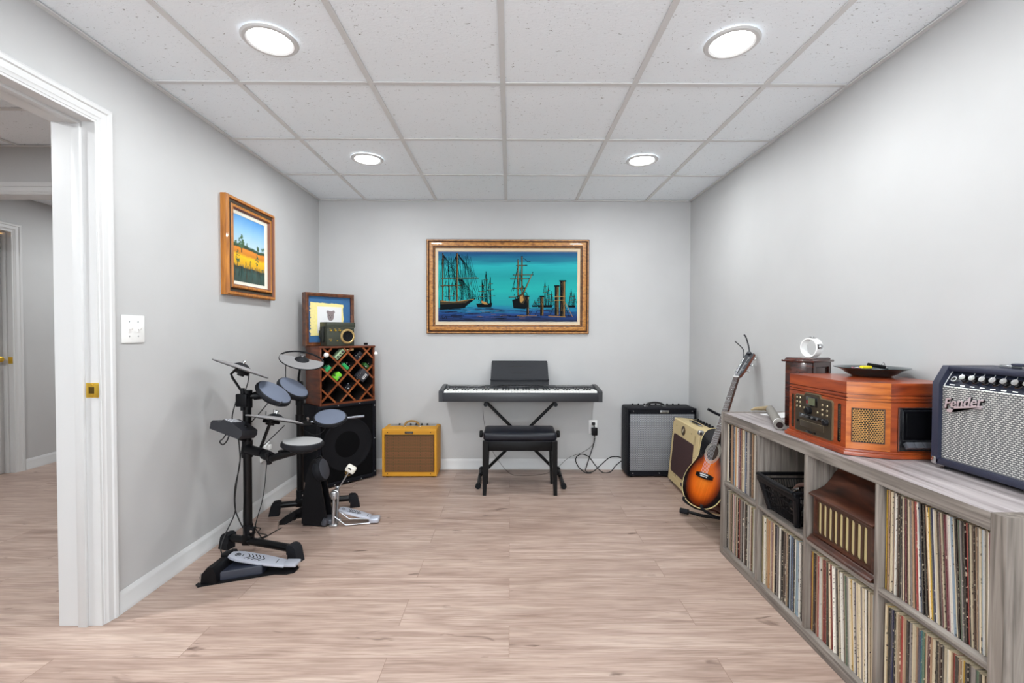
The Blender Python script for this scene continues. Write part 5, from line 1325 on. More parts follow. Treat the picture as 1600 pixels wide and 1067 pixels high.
# ------------------------------------------------------------------ RECORDS: one sleeve each
rec_m = bpy.data.materials.new('printed_record_sleeve'); nt, N, L, B = nodes(rec_m)
oi = N.new('ShaderNodeObjectInfo'); tc = N.new('ShaderNodeTexCoord')
off = N.new('ShaderNodeVectorMath'); off.operation = 'MULTIPLY_ADD'; off.inputs[1].default_value = (31, 17, 53)
cbx = N.new('ShaderNodeCombineXYZ')
for i in range(3): L.new(oi.outputs['Random'], cbx.inputs[i])
L.new(cbx.outputs[0], off.inputs[0]); L.new(tc.outputs['Object'], off.inputs[2])
mp = N.new('ShaderNodeMapping'); mp.inputs['Scale'].default_value = (40, 260, 130); L.new(off.outputs[0], mp.inputs[0])
n1 = N.new('ShaderNodeTexNoise'); n1.inputs['Scale'].default_value = 1; n1.inputs['Detail'].default_value = 3; L.new(mp.outputs[0], n1.inputs['Vector'])
mp2 = N.new('ShaderNodeMapping'); mp2.inputs['Scale'].default_value = (4, 12, 9); L.new(off.outputs[0], mp2.inputs[0])
n2 = N.new('ShaderNodeTexNoise'); n2.inputs['Scale'].default_value = 1; n2.inputs['Detail'].default_value = 2; L.new(mp2.outputs[0], n2.inputs['Vector'])
t1 = ramp(N, [(.57, (0, 0, 0, 1)), (.61, (1, 1, 1, 1))]); L.new(n1.outputs['Fac'], t1.inputs[0])
t2 = ramp(N, [(.46, (0, 0, 0, 1)), (.52, (1, 1, 1, 1))]); L.new(n2.outputs['Fac'], t2.inputs[0])
mk = N.new('ShaderNodeMath'); mk.operation = 'MULTIPLY'; L.new(t1.outputs[0], mk.inputs[0]); L.new(t2.outputs[0], mk.inputs[1])
bw = N.new('ShaderNodeRGBToBW'); L.new(oi.outputs['Color'], bw.inputs[0])
lt = N.new('ShaderNodeMath'); lt.operation = 'LESS_THAN'; lt.inputs[1].default_value = .22; L.new(bw.outputs[0], lt.inputs[0])
ink = N.new('ShaderNodeMixRGB'); ink.inputs[1].default_value = S(60, 48, 44); ink.inputs[2].default_value = S(214, 200, 176); L.new(lt.outputs[0], ink.inputs[0])
mx = N.new('ShaderNodeMixRGB'); L.new(mk.outputs[0], mx.inputs[0]); L.new(oi.outputs['Color'], mx.inputs[1]); L.new(ink.outputs[0], mx.inputs[2])
L.new(mx.outputs[0], B.inputs['Base Color']); B.inputs['Roughness'].default_value = .5
paper_m = mat('worn_sleeve_card', S(206, 190, 160), .8, vary=.2)
CM = {'w': ('white', (232, 226, 214)), 'c': ('cream', (216, 200, 170)), 't': ('tan', (164, 132, 104)), 'b': ('brown', (72, 52, 44)), 'k': ('black', (22, 19, 20)),
      'g': ('grey', (134, 126, 122)), 'r': ('red', (150, 46, 44)), 'o': ('orange', (190, 142, 94)), 'y': ('yellow', (206, 164, 56)), 'n': ('navy', (42, 46, 78)),
      'u': ('blue', (76, 96, 128)), 'l': ('teal', (34, 110, 124)), 'e': ('green', (70, 96, 76)), 'p': ('pink', (178, 144, 142)), 'm': ('maroon', (92, 38, 48)),
      's': ('pale blue', (160, 176, 190)), 'j': ('olive', (112, 104, 56))}
SEQ = [
 ('T1', 0, 1, 'cwkbtbtnscowwgpnrctjcctsnwgwgkctbcwkcwtc', 'top row, far end beside the guitar', 0),
 ('B1', 0, 0, 'kwgkcbtkcpgwktwckrbggkwnbkgcwgwcmjkwgkckw', 'bottom row, far end beside the guitar', 0),
 ('B2', 1, 0, 'gjcwcootocpbtckngkwbckkbwtckskukwlswgwkbcw', 'bottom row under the black basket', 0),
 ('B3', 2, 0, 'mybkrtcrwwcrmrektcrtwwgkwckwwbcegwcycwcncccgccwkctcswk', 'bottom row under the wooden radio', 2.6),
 ('T4', 3, 1, 'tyktbcgtwgbkwbckmbcggtkrwunkbktcyjnwwcbkgmckmpwwnwsckbegkkrkcbktgcswcwmcg', 'top row, near end under the amplifier', 3.4),
 ('B4', 3, 0, 'tcykknkcctrcotkgcctbnletcmtckcbgkcwctrktcykkggekcktck', 'bottom row, near end nearest the viewer', 0),
]
GRP = {'T1': 'records in the far upper cube', 'B1': 'records in the far lower cube', 'B2': 'records in the cube under the basket', 'B3': 'records in the cube under the wooden radio', 'T4': 'records in the near upper cube', 'B4': 'records in the near lower cube'}
CY = [(2.434, 2.116), (2.097, 1.771), (1.752, 1.424), (1.406, 1.080)]
m = M(); m.mi = 0; m.box((0, 0, 0), (.312, 1, .312)); 
for f_ in m.bm.faces:
    if f_.normal.x > .9: f_.material_index = 1
    if abs(f_.normal.z) > .9: f_.material_index = 1
base_rec = m.build('record_sleeve', [rec_m, paper_m], None, smooth=False)
rme = base_rec.data
def ordn(n):
    return '%d%s' % (n, 'th' if 10 <= n % 100 <= 20 else {1: 'st', 2: 'nd', 3: 'rd'}.get(n % 10, 'th'))
q = random.Random(21)
first = True; count = 0
for key, ci, up, seq, where, lean in SEQ:
    y1, y0 = CY[ci]; n = len(seq)
    z0 = .4035 if up else .0445
    hgt = .312
    spare = math.sin(R(lean))*hgt
    ws = [q.choice((.7, .85, 1, 1, 1.15, 1.4)) for _ in seq]
    if key in ('B3',) : pass
    total = (y1-y0)-.004-spare
    gap = .00035
    k_ = (total-gap*n)/sum(ws)
    y = y1-.002
    for i, chh in enumerate(seq):
        t_ = ws[i]*k_
        cname, rgb = CM[chh]
        if first: r_ = base_rec; first = False
        else:
            r_ = base_rec.copy(); C.objects.link(r_)
        fr = i/n
        a = R(lean)*(min(1, max(0, (fr-.1)/.3)) if fr < .72 else max(.12, 1-(fr-.72)/.28*.9)) if lean else 0
        if i: y -= max(0, a-pa)*hgt
        pa = a
        dh = q.uniform(-.004, 0)
        h2 = hgt+dh
        # bottom edge of the sleeve stands at z0 ; lean moves the top towards +y
        yc = y-t_/2
        r_.rotation_euler = (-a, 0, 0)
        r_.scale = (1, t_*math.cos(a) if a else t_, h2/.312)
        xc = SX+.018+q.uniform(0, .006)+.156
        r_.location = (xc, yc+math.sin(a)*h2/2, z0+.0005+math.cos(a)*h2/2+math.sin(a)*t_/2)
        v = q.uniform(.8, 1.06)
        c = S(*[min(255, x*v) for x in rgb]); r_.color = c
        thick = 'thick ' if ws[i] > 1.3 else ('thin ' if ws[i] < .8 else '')
        tag(r_, '%s%s record, %s from the left, %s' % (thick, cname, ordn(i+1), where), 'record', GRP[key])
        y -= t_+gap; count += 1

# ------------------------------------------------------------------ BASKET with headphones
bs = thing('plastic_basket', 'black slatted plastic basket in upper cube between records and radio', 'basket', (1.3, 1.94, .4035))
def bpart(name, mt, f, par=None, ang=35):
    m = M(); f(m); return m.build(name, mt, par or bs, ang=ang)
ZT = .152
def corner(z):      # half sizes at height z, world-ish rectangle
    k = z/ZT
    return (-.115-.035*k, .115+.03*k, -.09-.045*k, .10+.04*k)
bpart('rim', black_plastic, lambda m: (m.tube([(-.152, -.13, ZT), (.148, -.13, ZT), (.152, .135, ZT), (-.152, .135, ZT), (-.154, -.128, ZT)], .0085, 8, caps=True), m.tube([(-.154, -.128, ZT), (-.158, .0, ZT-.004), (-.154, .137, ZT)], .0095, 8), m.bx(-.158, -.146, -.135, .142, ZT-.03, ZT+.002, bev=.003)))
def walls(m):
    for z in (.012, .05, .09, .13):
        a, b, c, d = corner(z)
        m.tube([(a, c, z), (b, c, z), (b, d, z), (a, d, z), (a, c, z)], .003, 6)
    z0, z1 = .004, ZT-.02
    A = corner(z0); B2 = corner(z1)
    for k in range(25):
        t = k/24
        m.cyl((A[0], A[2]+(A[3]-A[2])*t, z0), (B2[0], B2[2]+(B2[3]-B2[2])*t, z1), .0017, seg=5)
        m.cyl((A[1], A[2]+(A[3]-A[2])*t, z0), (B2[1], B2[2]+(B2[3]-B2[2])*t, z1), .0017, seg=5)
        m.cyl((A[0]+(A[1]-A[0])*t, A[2], z0), (B2[0]+(B2[1]-B2[0])*t, B2[2], z1), .0017, seg=5)
        m.cyl((A[0]+(A[1]-A[0])*t, A[3], z0), (B2[0]+(B2[1]-B2[0])*t, B2[3], z1), .0017, seg=5)
    for s_ in (0, 1):
        for t_ in (2, 3):
            p = Vector((A[s_], A[t_], z0)); q2 = Vector((B2[s_], B2[t_], z1+.01)); m.cyl(p, q2, .012, .014, seg=10)
bpart('slatted_wall', black_plastic, walls)
bpart('floor_panel', black_plastic, lambda m: m.bx(-.112, .112, -.088, .098, .0005, .005))
hp = thing('headphones', 'black headphone cup with silver trim lying inside the black basket', 'headphones', (1.215, 1.865, .495))
m = M(); m.lathe([(0, .03), (.03, .028), (.05, .015), (.055, -.005), (.05, -.025), (0, -.025)], RX_(R(20)) @ RY_(R(-35)), 28); m.build('ear_cup', black_gloss, hp)
m = M(); m.tube([(.0, .06, .03), (.01, .04, .062), (.02, .0, .078), (.03, -.03, .072)], .009, 10, smooth=5); m.build('headband', mat('brown_leatherette', S(92, 66, 58), .5), hp)
m = M(); m.tube([(-.03, .055, .01), (-.015, .045, .038), (.0, .02, .056)], .006, 8, smooth=4); m.build('trim', chrome, hp)
cr_ = thing('black_canister', 'round black canister standing at the back inside the black basket', 'canister', (1.33, 1.92, .41))
m = M(); m.lathe([(0, .0), (.05, .0), (.052, .01), (.052, .1), (.045, .115), (0, .118)], None, 32); m.build('canister_body', black_plastic, cr_)

# ------------------------------------------------------------------ ANTIQUE RADIO in the third cube
ar = thing('wooden_radio', 'antique dark walnut radio cabinet with nine cloth-covered slots in upper cube', 'radio', (1.16, 1.588, .4035), -PI/2)
aw = wood('dark_walnut_lacquer', S(38, 19, 12), S(66, 34, 22), (7, 30, 30), .3, .15, S(92, 52, 34))
hw = .155
m = M(); m.prof_x([(.032, .023), (.032, .176), (.26, .176), (.26, .023)], -hw+.012, hw-.012)
m.build('case', aw, ar)
m = M(); m.prof_x([(-.006, .0), (-.006, .005), (-.001, .009), (.003, .011), (.007, .018), (.014, .022), (.036, .023), (.036, .0)], -hw, hw); m.bx(-hw+.004, hw-.004, .036, .26, 0, .023); m.build('base_moulding', aw, ar)
m = M()
cl_ = mat('cream_speaker_cloth', S(206, 190, 140), .8, bump=(900, .3), vary=.08)
m.bx(-hw+.017, hw-.03, .0265, .0315, .026, .165); m.build('cloth', cl_, ar)
# panel with nine slots: built as vertical bars between slots
m = M(); ns = 9; px0, px1 = -.136, .112; pw = (px1-px0)/ns; sw_ = pw*.68; zb, zt_ = .034, .156
m.bx(-hw+.014, px0+(pw-sw_)/2, .02, .028, .024, .172); m.bx(px1-(pw-sw_)/2, hw-.014, .02, .028, .024, .172)
m.bx(-hw+.014, hw-.014, .0202, .0278, .024, zb); m.bx(-hw+.014, hw-.014, .0202, .0278, zt_, .172)
for k in range(ns-1): m.bx(px0+pw*(k+1)-(pw-sw_)/2, px0+pw*(k+1)+(pw-sw_)/2, .0204, .0276, zb, zt_)
for k in range(ns):      # rounded slot ends
    cx = px0+pw*(k+.5); r_ = sw_/2
    for zc, sg in ((zb+r_*.0, 1), (zt_, -1)):
        P = [(cx-r_, zc), (cx-r_, zc+sg*r_)]+[(cx-r_*math.cos(a), zc+sg*(r_-r_*math.sin(a))) for a in [PI*j/10 for j in range(11)]]+[(cx+r_, zc)]
        m.prism(P, .0206, .0274, mtx=toXZ)
m.build('slotted_panel', mat('dark_brown_panel', S(62, 38, 26), .35, coat=.2), ar)
m = M(); m.frame(-hw+.008, hw-.008, .021, .178, [(0, -.03), (0, -.014), (.006, -.01), (.012, -.012), (.014, -.02)]); m.build('panel_frame', aw, ar)
m = M(); m.prof_x([(.0, .176), (.0, .182), (.01, .187), (.03, .192), (.06, .208), (.085, .236), (.1, .26), (.115, .275), (.25, .275), (.25, .176)], -hw, hw); m.build('sloped_lid', aw, ar)

# ------------------------------------------------------------------ THINGS ON THE SHELF TOP
TZ = SZ
# turntable stereo
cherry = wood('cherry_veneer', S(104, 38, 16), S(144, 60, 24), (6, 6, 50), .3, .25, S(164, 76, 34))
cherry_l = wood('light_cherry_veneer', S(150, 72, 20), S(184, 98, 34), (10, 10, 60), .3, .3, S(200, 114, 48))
ster = thing('record_player_stereo', 'orange-red wooden record player stereo with angled speaker corner on shelf', 'stereo', (1.35, 1.74, TZ))
def stp(name, mt, f, ang=35, par=None):
    m = M(); f(m); o = m.build(name, mt, None, ang=ang); o.parent = par or ster; o.data.transform(PM[ster.name].inverted()); return o
def offs(P, d):
    """inset of the room-facing sides"""
    n = len(P); out = []
    for i in range(n):
        p0 = Vector(P[i-1]); p1 = Vector(P[i]); p2 = Vector(P[(i+1) % n])
        d1 = (p1-p0).normalized(); d2_ = (p2-p1).normalized()
        n1 = Vector((-d1.y, d1.x)); n2 = Vector((-d2_.y, d2_.x))
        b = (n1+n2).normalized(); out.append(tuple(p1+b*d/max(.3, b.dot(n1))))
    return out
BP = [(1.179, 1.935), (1.177, 1.587), (1.298, 1.527), (1.47, 1.527), (1.545, 1.6), (1.545, 1.935)]   # counter-clockwise
BPa = [(1.179, 1.935), (1.177, 1.587), (1.298, 1.527), (1.47, 1.527), (1.545, 1.565), (1.545, 1.935)]
stp('base_moulding', cherry, lambda m: (m.prism(BPa, TZ+.002, TZ+.016, bev=.003), m.prism(offs(BPa, .006), TZ+.016, TZ+.024, bev=.004)))
BD = offs(BPa, .012)
TOPZ = 1.031
def bodyf(m):
    z = TZ+.022
    for z0, z1, ins in ((z, .964, 0), (.964, .968, .007), (.968, .974, 0), (.974, .978, .007), (.978, .987, 0), (.987, .9905, .007), (.9905, TOPZ, 0)):
        m.prism(offs(BD, ins) if ins else BD, z0, z1)
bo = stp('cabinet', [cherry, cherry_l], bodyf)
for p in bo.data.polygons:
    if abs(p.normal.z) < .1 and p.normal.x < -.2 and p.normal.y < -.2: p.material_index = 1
# frames of the three faces: origin at left corner of face as the viewer sees it
def face(pa, pb):
    a = Vector((pa[0], pa[1], 0)); b = Vector((pb[0], pb[1], 0)); x = (b-a).normalized(); y = Vector((0, 0, 1)).cross(x)
    return Matrix(((x.x, y.x, 0, a.x), (x.y, y.y, 0, a.y), (0, 0, 1, 0), (0, 0, 0, 1))), (b-a).length
F1, L1 = face(BD[0], BD[1]); F2, L2 = face(BD[1], BD[2]); F3, L3 = face(BD[2], BD[3])
bz = mat('bronze_panel', S(74, 64, 52), .38, .5, vary=.08); bzl = mat('bronze_edge', S(150, 136, 108), .3, .7)
pz0, pz1 = .805, .954
def pan(m):
    P = [(.052, pz0), (.262, pz0), (.268, pz0+.006), (.268, pz1-.008), (.26, pz1), (.205, pz1), (.195, pz1+.012), (.115, pz1+.012), (.105, pz1), (.058, pz1), (.05, pz1-.006), (.05, pz0+.004)]
    m.prism(P, -.003, .004, mtx=F1 @ Tr(0, -.003, 0) @ toXZ)
pe = stp('control_panel_edge', bzl, pan)
def pan2(m):
    P = [(.0535, pz0+.003), (.2615, pz0+.003), (.265, pz0+.008), (.265, pz1-.009), (.258, pz1-.003), (.204, pz1-.003), (.194, pz1+.009), (.116, pz1+.009), (.106, pz1-.003), (.059, pz1-.003), (.0535, pz1-.008)]
    m.prism(P, -.002, .003, mtx=F1 @ Tr(0, -.0055, 0) @ toXZ)
cp_ = stp('control_panel', bz, pan2)
def on(name, mt, f, par=cp_, fm=F1): 
    m = M(); m.t = fm; f(m); o = m.build(name, mt, None); o.parent = par; o.data.transform(PM[ster.name].inverted()); return o
on('display', black_gloss, lambda m: m.bx(.122, .188, -.009, -.007, .915, .953, bev=.0006))
on('display_screen', mat('green_grey_lcd', S(94, 98, 76), .25), lambda m: m.bx(.135, .176, -.0096, -.0088, .92, .948))
on('display_mark', mat('red_print', S(150, 30, 40), .4), lambda m: m.bx(.1245, .133, -.0095, -.0088, .924, .936))
for x, z in [(.064, .94), (.084, .94), (.064, .922), (.084, .922), (.064, .904), (.084, .904), (.217, .93), (.243, .93), (.217, .912), (.243, .912), (.217, .894), (.243, .894), (.11, .903), (.19, .897)]:
    on('button', bzl, lambda m: m.lathe([(0, .003), (.0038, .0025), (.0048, 0)], Tr(x, -.0078, z) @ RX_(PI/2), 12))
on('tuning_knob', black_plastic, lambda m: m.lathe([(0, .016), (.012, .015), (.0145, .012), (.015, 0)], Tr(.143, -.0075, .897) @ RX_(PI/2), 24))
on('button_strip', black_gloss, lambda m: m.bx(.08, .25, -.0085, -.0075, .863, .88, bev=.0005))
for k in range(5):
    on('strip_button', steel, lambda m: m.cyl((.098+k*.031, -.0125, .8725), (.098+k*.031, -.008, .8725), .0042, seg=12))
on('volume_knob', black_plastic, lambda m: m.lathe([(0, .014), (.009, .013), (.011, .01), (.0115, 0)], Tr(.24, -.0075, .868) @ RX_(PI/2), 20))
on('disc_tray', bz, lambda m: m.bx(.088, .226, -.0095, -.0075, .828, .852, bev=.001))
on('tray_edge', bzl, lambda m: (m.bx(.087, .227, -.0088, -.0078, .8515, .853), m.bx(.226, .2275, -.0088, -.0078, .828, .853), m.bx(.0865, .088, -.0088, -.0078, .828, .853)))
on('headphone_jack', black_plastic, lambda m: m.cyl((.07, -.009, .846), (.07, -.007, .846), .006, seg=14))
on('name_plate', black_gloss, lambda m: m.bx(.122, .182, -.0088, -.0078, .8095, .818, bev=.0004))
for x0, x1, fm in ((.018, .034, F1), (.288, .304, F1)):
    o = on('vent_slot', black_gloss, lambda m: (m.prism([(x0, .815), (x0+.003, .811), (x1-.003, .811), (x1, .815), (x1, .945), (x1-.003, .949), (x0+.003, .949), (x0, .945)], -.0006, .003, mtx=toXZ)), ster, fm)
    on('vent_bars', mat('vent_bronze', S(96, 78, 48), .5, .4) if x0 < .1 else bpy.data.materials['vent_bronze'], lambda m: [m.bx(x0+.009, x1-.001, -.0015, -.0003, .818+k*.0062, .821+k*.0062) for k in range(21)], o, fm)
sg_ = weave('punched_speaker_grille', S(26, 17, 12), S(186, 140, 80), .0075, .0065, mort=.17)
g2 = stp('speaker_grille', sg_, lambda m: None) if False else None
g2m = M(); g2m.prism(rrect(.0, .092, 0, .118, .007), -.001, .004, mtx=toXZ); 
# dot pattern needs local coordinates: keep the grille mesh in its own frame
gob = g2m.build('speaker_grille', sg_, None); gob.parent = ster; gob.matrix_basis = PM[ster.name].inverted() @ F2 @ Tr((L2-.092)/2, -.0008, .822)
om = M(); om.frame(-.001, .093, -.001, .119, [(0, 0), (0, .003), (.0025, .003), (.0025, 0)]); o = om.build('grille_rim', mat('dark_brown_rim', S(48, 26, 12), .5), None); o.parent = gob
# cassette door on the third face
on('cassette_door', black_gloss, lambda m: m.bx(.024, .024+.17, -.006, .002, .80, .948, bev=.002), ster, F3)
on('cassette_bezel', steel, lambda m: (m.bx(.0225, .0245, -.008, -.004, .80, .949), m.bx(.0225, .15, -.0072, -.004, .9475, .949), m.bx(.036, .15, -.0075, -.0062, .938, .9395), m.bx(.036, .0375, -.0075, -.0062, .836, .9385), m.bx(.036, .15, -.0075, -.0062, .8365, .838)), ster, F3)
on('cassette_window', mat('smoked_window', S(14, 14, 16), .08), lambda m: m.bx(.05, .15, -.0078, -.0062, .85, .93), ster, F3)
dgk = mat('dark_grey_keys', S(96, 98, 104), .3, .3)
for k in range(4): on('cassette_key', dgk, lambda m: m.box((.052+k*.028, -.016, .822), (.026, .016, .02), rot=Matrix.Rotation(R(-35), 3, 'X'), bev=.001), ster, F3)

# dish on the stereo
ds = thing('serving_dish', 'dark glazed wide-rimmed dish on top of the wooden stereo', 'dish', (1.443, 1.805, TOPZ))
glaze = mat('dark_blue_green_glaze', S(38, 50, 52), .2, vary=.5, coat=.4)
m = M(); m.lathe([(0, .0), (.058, .0), (.064, .002), (.085, .014), (.1, .026), (.118, .033), (.124, .035), (.124, .037), (.116, .0365), (.098, .03), (.08, .017), (.06, .006), (0, .005)], None, 48); m.build('dish_body', glaze, ds)
m = M(); m.box((0, 0, 0), (.045, .016, .012), rot=Matrix.Rotation(R(10), 3, 'Z'), bev=.004)
o = m.build('yellow_lighter', mat('bright_yellow_plastic', S(232, 214, 30), .35), None); o.location = (1.41, 1.79, TOPZ+.037); tag(o, 'bright yellow plastic piece lying in the dark dish', 'lighter')
m = M(); m.cyl((-.03, 0, 0.006), (.03, 0, -.004), .007, seg=14); o = m.build('black_marker', black_plastic, None); o.location = (1.452, 1.79, TOPZ+.0415); o.rotation_euler = (0, 0, R(-10)); tag(o, 'black pen-like rod resting across the dark dish', 'pen')
m = M(); m.tube([(0, 0, 0), (-.003, 0, .012), (.004, 0, .02), (.01, 0, .012), (.007, 0, .0)], .0014, 6, smooth=5); m.box((.006, 0, -.003), (.028, .012, .008), bev=.002); o = m.build('metal_clip', chrome, None); o.location = (1.475, 1.79, TOPZ+.036); tag(o, 'small silver ring clip standing up in the dark dish', 'clip')
pkm = mat('pink_plastic', S(206, 110, 134), .3)
for k in range(5):
    m = M(); m.prism([(0, -.009), (.008, .003), (.006, .008), (-.006, .008), (-.008, .003)], 0, .0015, bev=.0004)
    o = m.build('guitar_pick', pkm if k % 2 else white_plastic, None); o.location = (1.358+k*.009, 1.79+.006*(k % 2), TOPZ+.031+.0022*(k % 3)); o.rotation_euler = (.3*(k % 2), .2, k*.9)
    tag(o, '%s guitar pick in the small heap at left of the dark dish' % ('small pink' if k % 2 else 'small white'), 'guitar pick', 'guitar picks in the dark dish')

# dark wooden box with the tambourine
wb = thing('wooden_box', 'tall dark mahogany box with moulded lid behind the stereo', 'box', (1.335, 1.985, TZ), math.atan2(.085, .145))
mah = wood('dark_mahogany', S(26, 12, 12), S(58, 24, 18), (16, 16, 60), .2, .4, S(84, 38, 26))
m = M(); m.bx(.014, .168, .014, .13, 0, .298, bev=.002); m.build('box_body', mah, wb)
m = M(); m.frame(.014, .168, .02, .298, [(0, -.012), (0, -.008), (.02, -.008), (.024, -.013)]); m.build('front_panel_frame', mah, wb)
m = M(); m.bx(.0, .182, .0, .142, .298, .309, bev=.004); m.prism([(.012, .012), (.17, .012), (.17, .13), (.012, .13)], .309, .318, bev=.006); m.build('lid', mah, wb)
tb = thing('tambourine', 'small white tambourine with silver jingles standing on the dark mahogany box', 'tambourine', (1.378, 2.068, TZ+.3185), R(-76))
TR_ = .044
Rt = Tr(0, 0, TR_+.001) @ RX_(PI/2)
m = M(); m.lathe([(TR_-.005, -.017), (TR_, -.017), (TR_, .017), (TR_-.005, .017)], Rt, 48, close=True); m.build('hoop', white_plastic, tb)
for k, a in enumerate((R(88), R(8), R(172))):
    m = M(); cxx, czz = (TR_+.001)*math.cos(a), (TR_+.001)*math.sin(a)
    for s_ in (-.003, .003):
        m.lathe([(0, .003), (.004, .003), (.008, .0), (.0115, .001), (.0115, 0), (.008, -.001)], Tr(cxx+s_*math.cos(a), 0, czz+TR_+.001+s_*math.sin(a)) @ RY_(PI/2-a), 20)
    m.build('jingle', chrome, tb)
    m = M(); m.box((cxx*.96, 0, czz*.96+TR_+.001), (.003, .026, .02) if abs(math.cos(a)) > .5 else (.02, .026, .003)); m.build('jingle_slot', mat('dark_slot', S(70, 66, 60), .6), tb)

# grey tube, paper, small figurine
tbx = thing('rain_stick', 'grey cloth-wrapped tube with white band and open dark end on shelf top', 'rain stick', (1.3, 2.2, TZ))
p0 = Vector((1.405, 2.44, TZ+.021)); p1 = Vector((1.197, 2.0, TZ+.0215))
dv = (p1-p0).normalized()
def tsp(name, mt, f): 
    m = M(); f(m); return m.build(name, mt, tbx, world=True)
m4t = Matrix.Translation(p0) @ dv.to_track_quat('Z', 'Y').to_matrix().to_4x4(); LN = (p1-p0).length
tsp('tube', mat('grey_tweed_cloth', S(128, 124, 118), .85, bump=(300, .4), vary=.12), lambda m: m.lathe([(.0, .0), (.019, .0), (.0205, .01), (.0205, LN), (.014, LN), (.013, LN-.06), (0, LN-.06)], m4t, 24))
tsp('white_band', white_plastic, lambda m: m.lathe([(.0205, LN-.055), (.0212, LN-.054), (.0212, LN-.045), (.0205, LN-.044)], m4t, 24))
tsp('dark_bore', mat('dark_red_bore', S(46, 22, 20), .7), lambda m: m.lathe([(0, LN-.02), (.0138, LN-.02), (.0138, LN-.0005), (.0128, LN-.0005), (.0128, LN-.018), (0, LN-.018)], m4t, 24))
tsp('end_wrap', mat('twine', S(150, 132, 100), .8, vary=.2), lambda m: (m.tube([(1.40, 2.42, TZ+.03), (1.36, 2.44, TZ+.022), (1.335, 2.45, TZ+.02), (1.31, 2.452, TZ+.012)], [.012, .011, .009, .004], 10), m.sph((1.385, 2.43, TZ+.022), .014, seg=10)))
tsp('cord', mat('thin_grey_cord', S(96, 92, 86), .7), lambda m: m.tube([(1.212, 1.995, TZ+.03), (1.228, 1.985, TZ+.012), (1.237, 1.975, TZ+.004), (1.25, 1.985, TZ+.003), (1.243, 1.995, TZ+.003)], .0012, 6, smooth=4))
m = M(); m.bx(-.09, .09, -.06, .06, 0, .0012); o = m.build('paper_sheet', mat('white_sheet', S(228, 228, 228), .6), None); o.location = (1.43, 2.36, TZ+.0005); o.rotation_euler = (0, 0, R(18)); tag(o, 'white sheet of paper lying flat on shelf behind the grey tube', 'paper')
fg = thing('small_figurine', 'small dark glossy figurine on a round base left of the stereo', 'figurine', (1.418, 2.25, TZ))
m = M(); m.lathe([(0, 0), (.018, 0), (.0185, .006), (.015, .01), (.0, .011)], None, 24); m.build('round_base', black_gloss, fg)
m = M(); m.lathe([(.011, .011), (.014, .02), (.0135, .045), (.0145, .056), (.012, .058), (.011, .04), (0, .03)], None, 20); m.build('figure', mat('dark_marbled_glaze', S(54, 44, 48), .15, vary=.6), fg)

# combo amplifier at the near end of the shelf
fa = thing('guitar_amplifier', 'dark navy guitar amplifier with silver woven grille and knobs on shelf top', 'amplifier', (1.365, 1.457, TZ), -PI/2)
navy = mat('navy_black_tolex', S(34, 38, 58), .45, bump=(900, .5), vary=.15)
AW, AH = .43, .327
side = [(0, .014), (0, .272), (.032, AH), (.196, AH), (.196, .014)]
for x0, x1 in ((0, .022), (AW-.022, AW)):
    m = M(); m.prof_x(side, x0, x1); m.build('side_panel', navy, fa)
m = M(); m.bx(.0, AW, .030, .196, AH-.018, AH, bev=.006); m.build('top_panel', navy, fa)
m = M(); m.bx(.0, AW, .0, .196, .012, .034, bev=.006); m.build('bottom_panel', navy, fa)
m = M(); m.bx(.02, AW-.02, .16, .19, .03, AH-.015); m.build('back_panel', black_plastic, fa)
fcl = weave('silver_blue_woven_grille', S(206, 205, 198), S(96, 96, 98), .0115, .0060, mort=.36)
m = M(); m.bx(.022, AW-.022, .012, .02, .034, .262); m.build('grille_cloth', fcl, fa)
cpm = Tr(0, .015, .262) @ RX_(-R(31))
m = M(); m.t = cpm; m.bx(.022, AW-.022, 0, .004, .0, .062); pnl = m.build('control_panel', mat('glossy_navy_panel', S(30, 34, 48), .18), fa)
m = M(); m.t = cpm; 
for z in (.0, .0605): m.bx(.022, AW-.022, -.0012, .0, z, z+.0015)
m.bx(.022, .0235, -.0012, 0, 0, .062)
for k in range(11): m.bx(.092+k*.029, .0927+k*.029, -.0006, 0, .044, .0605)
m.build('panel_lines', white_plastic, fa)
m = M(); m.t = cpm; m.lathe([(.0045, .001), (.006, .006), (.009, .006), (.0095, 0)], Tr(.046, 0, .026) @ RX_(PI/2), 20); m.build('input_jack', chrome, fa)
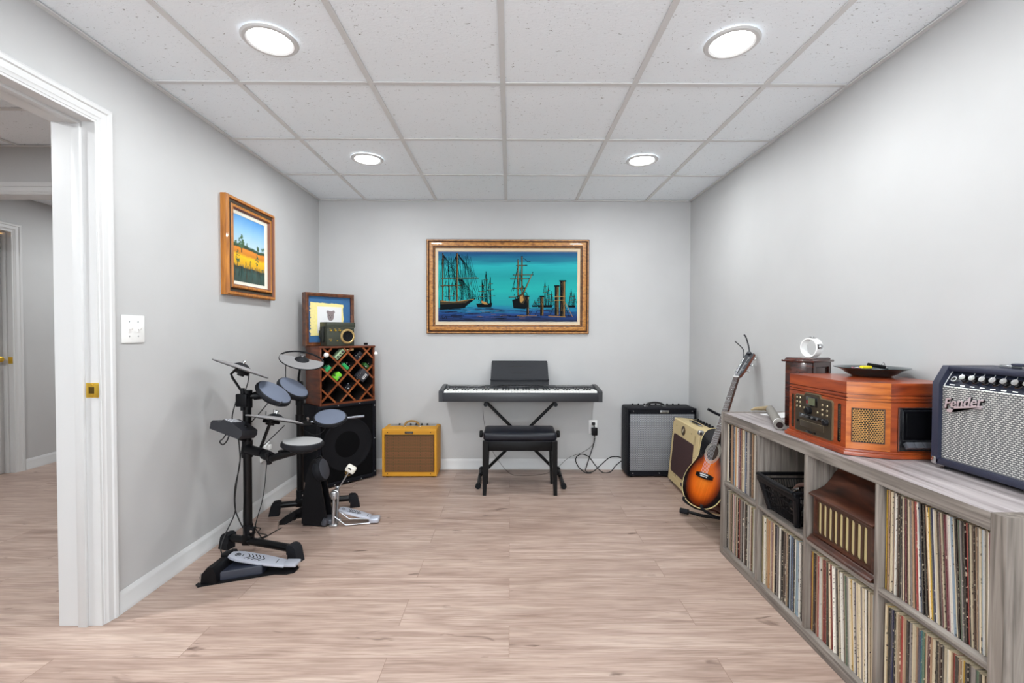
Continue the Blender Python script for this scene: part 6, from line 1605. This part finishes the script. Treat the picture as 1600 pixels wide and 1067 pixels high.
m = M(); m.t = cpm; m.cyl((.046, -.004, .026), (.046, 0, .026), .0045, seg=14); m.build('jack_hole', black_plastic, fa)
for k in range(12):
    x = .078+k*.029
    m = M(); m.t = cpm; m.lathe([(0, .016), (.0085, .016), (.0095, .012), (.0105, .003), (.0125, .001), (.0125, 0)], Tr(x, 0, .03) @ RX_(PI/2), 20); ko = m.build('knob', black_gloss, fa)
    m = M(); m.t = cpm; m.lathe([(0, .0172), (.0085, .0168), (.009, .0155)], Tr(x, 0, .03) @ RX_(PI/2), 18); q_ = m.build('knob_cap', chrome, None); q_.parent = ko
    m = M(); m.t = cpm; m.bx(x-.0065, x+.0065, -.0006, 0, .0065, .0095); m.build('label_mark', white_plastic, fa)
m = M(); m.t = cpm; m.bx(.038, .054, -.0006, 0, .0065, .0095); m.build('label_mark', white_plastic, fa)
text(fa, 'Fender', .042, black_gloss, Tr(.0885, .0105, .2165) @ RY_(-R(11)), ext=.0015, shear=.35, name='script_drop_shadow', bold=.0014)  # black offset copy paints the logo's shadow on the grille
lg = text(fa, 'Fender', .042, mat('pale_chrome_script', S(206, 190, 194), .3, .4), Tr(.087, .009, .218) @ RY_(-R(11)), ext=.0022, shear=.35, name='script_logo', bold=.0002)
m = M(); m.prism([(-.045, -.028), (.055, -.012), (.06, -.006), (.058, -.002), (-.02, -.016), (-.03, -.036), (-.045, -.036)], 0, .004, mtx=Tr(.087, .007, .218) @ toXZ @ Tr(0, .002, 0)); m.build('script_flourish', bpy.data.materials['pale_chrome_script'], fa)
m = M(); m.box((.225, .11, AH+.011), (.17, .03, .008), bev=.003); m.build('handle', navy, fa)
for x in (.128, .322):
    m = M(); m.box((x, .11, AH+.005), (.034, .034, .012), bev=.003); m.build('handle_bracket', steel, fa)
for x in (.008, AW-.008):
    m = M(); m.box((x, .01, .024), (.02, .024, .026), bev=.006); m.build('corner_cap', chrome, fa)
for x in (.03, AW-.03):
    for y in (.03, .165):
        m = M(); m.cyl((x, y, 0), (x, y, .014), .012, seg=14); m.build('foot', rubber, fa)
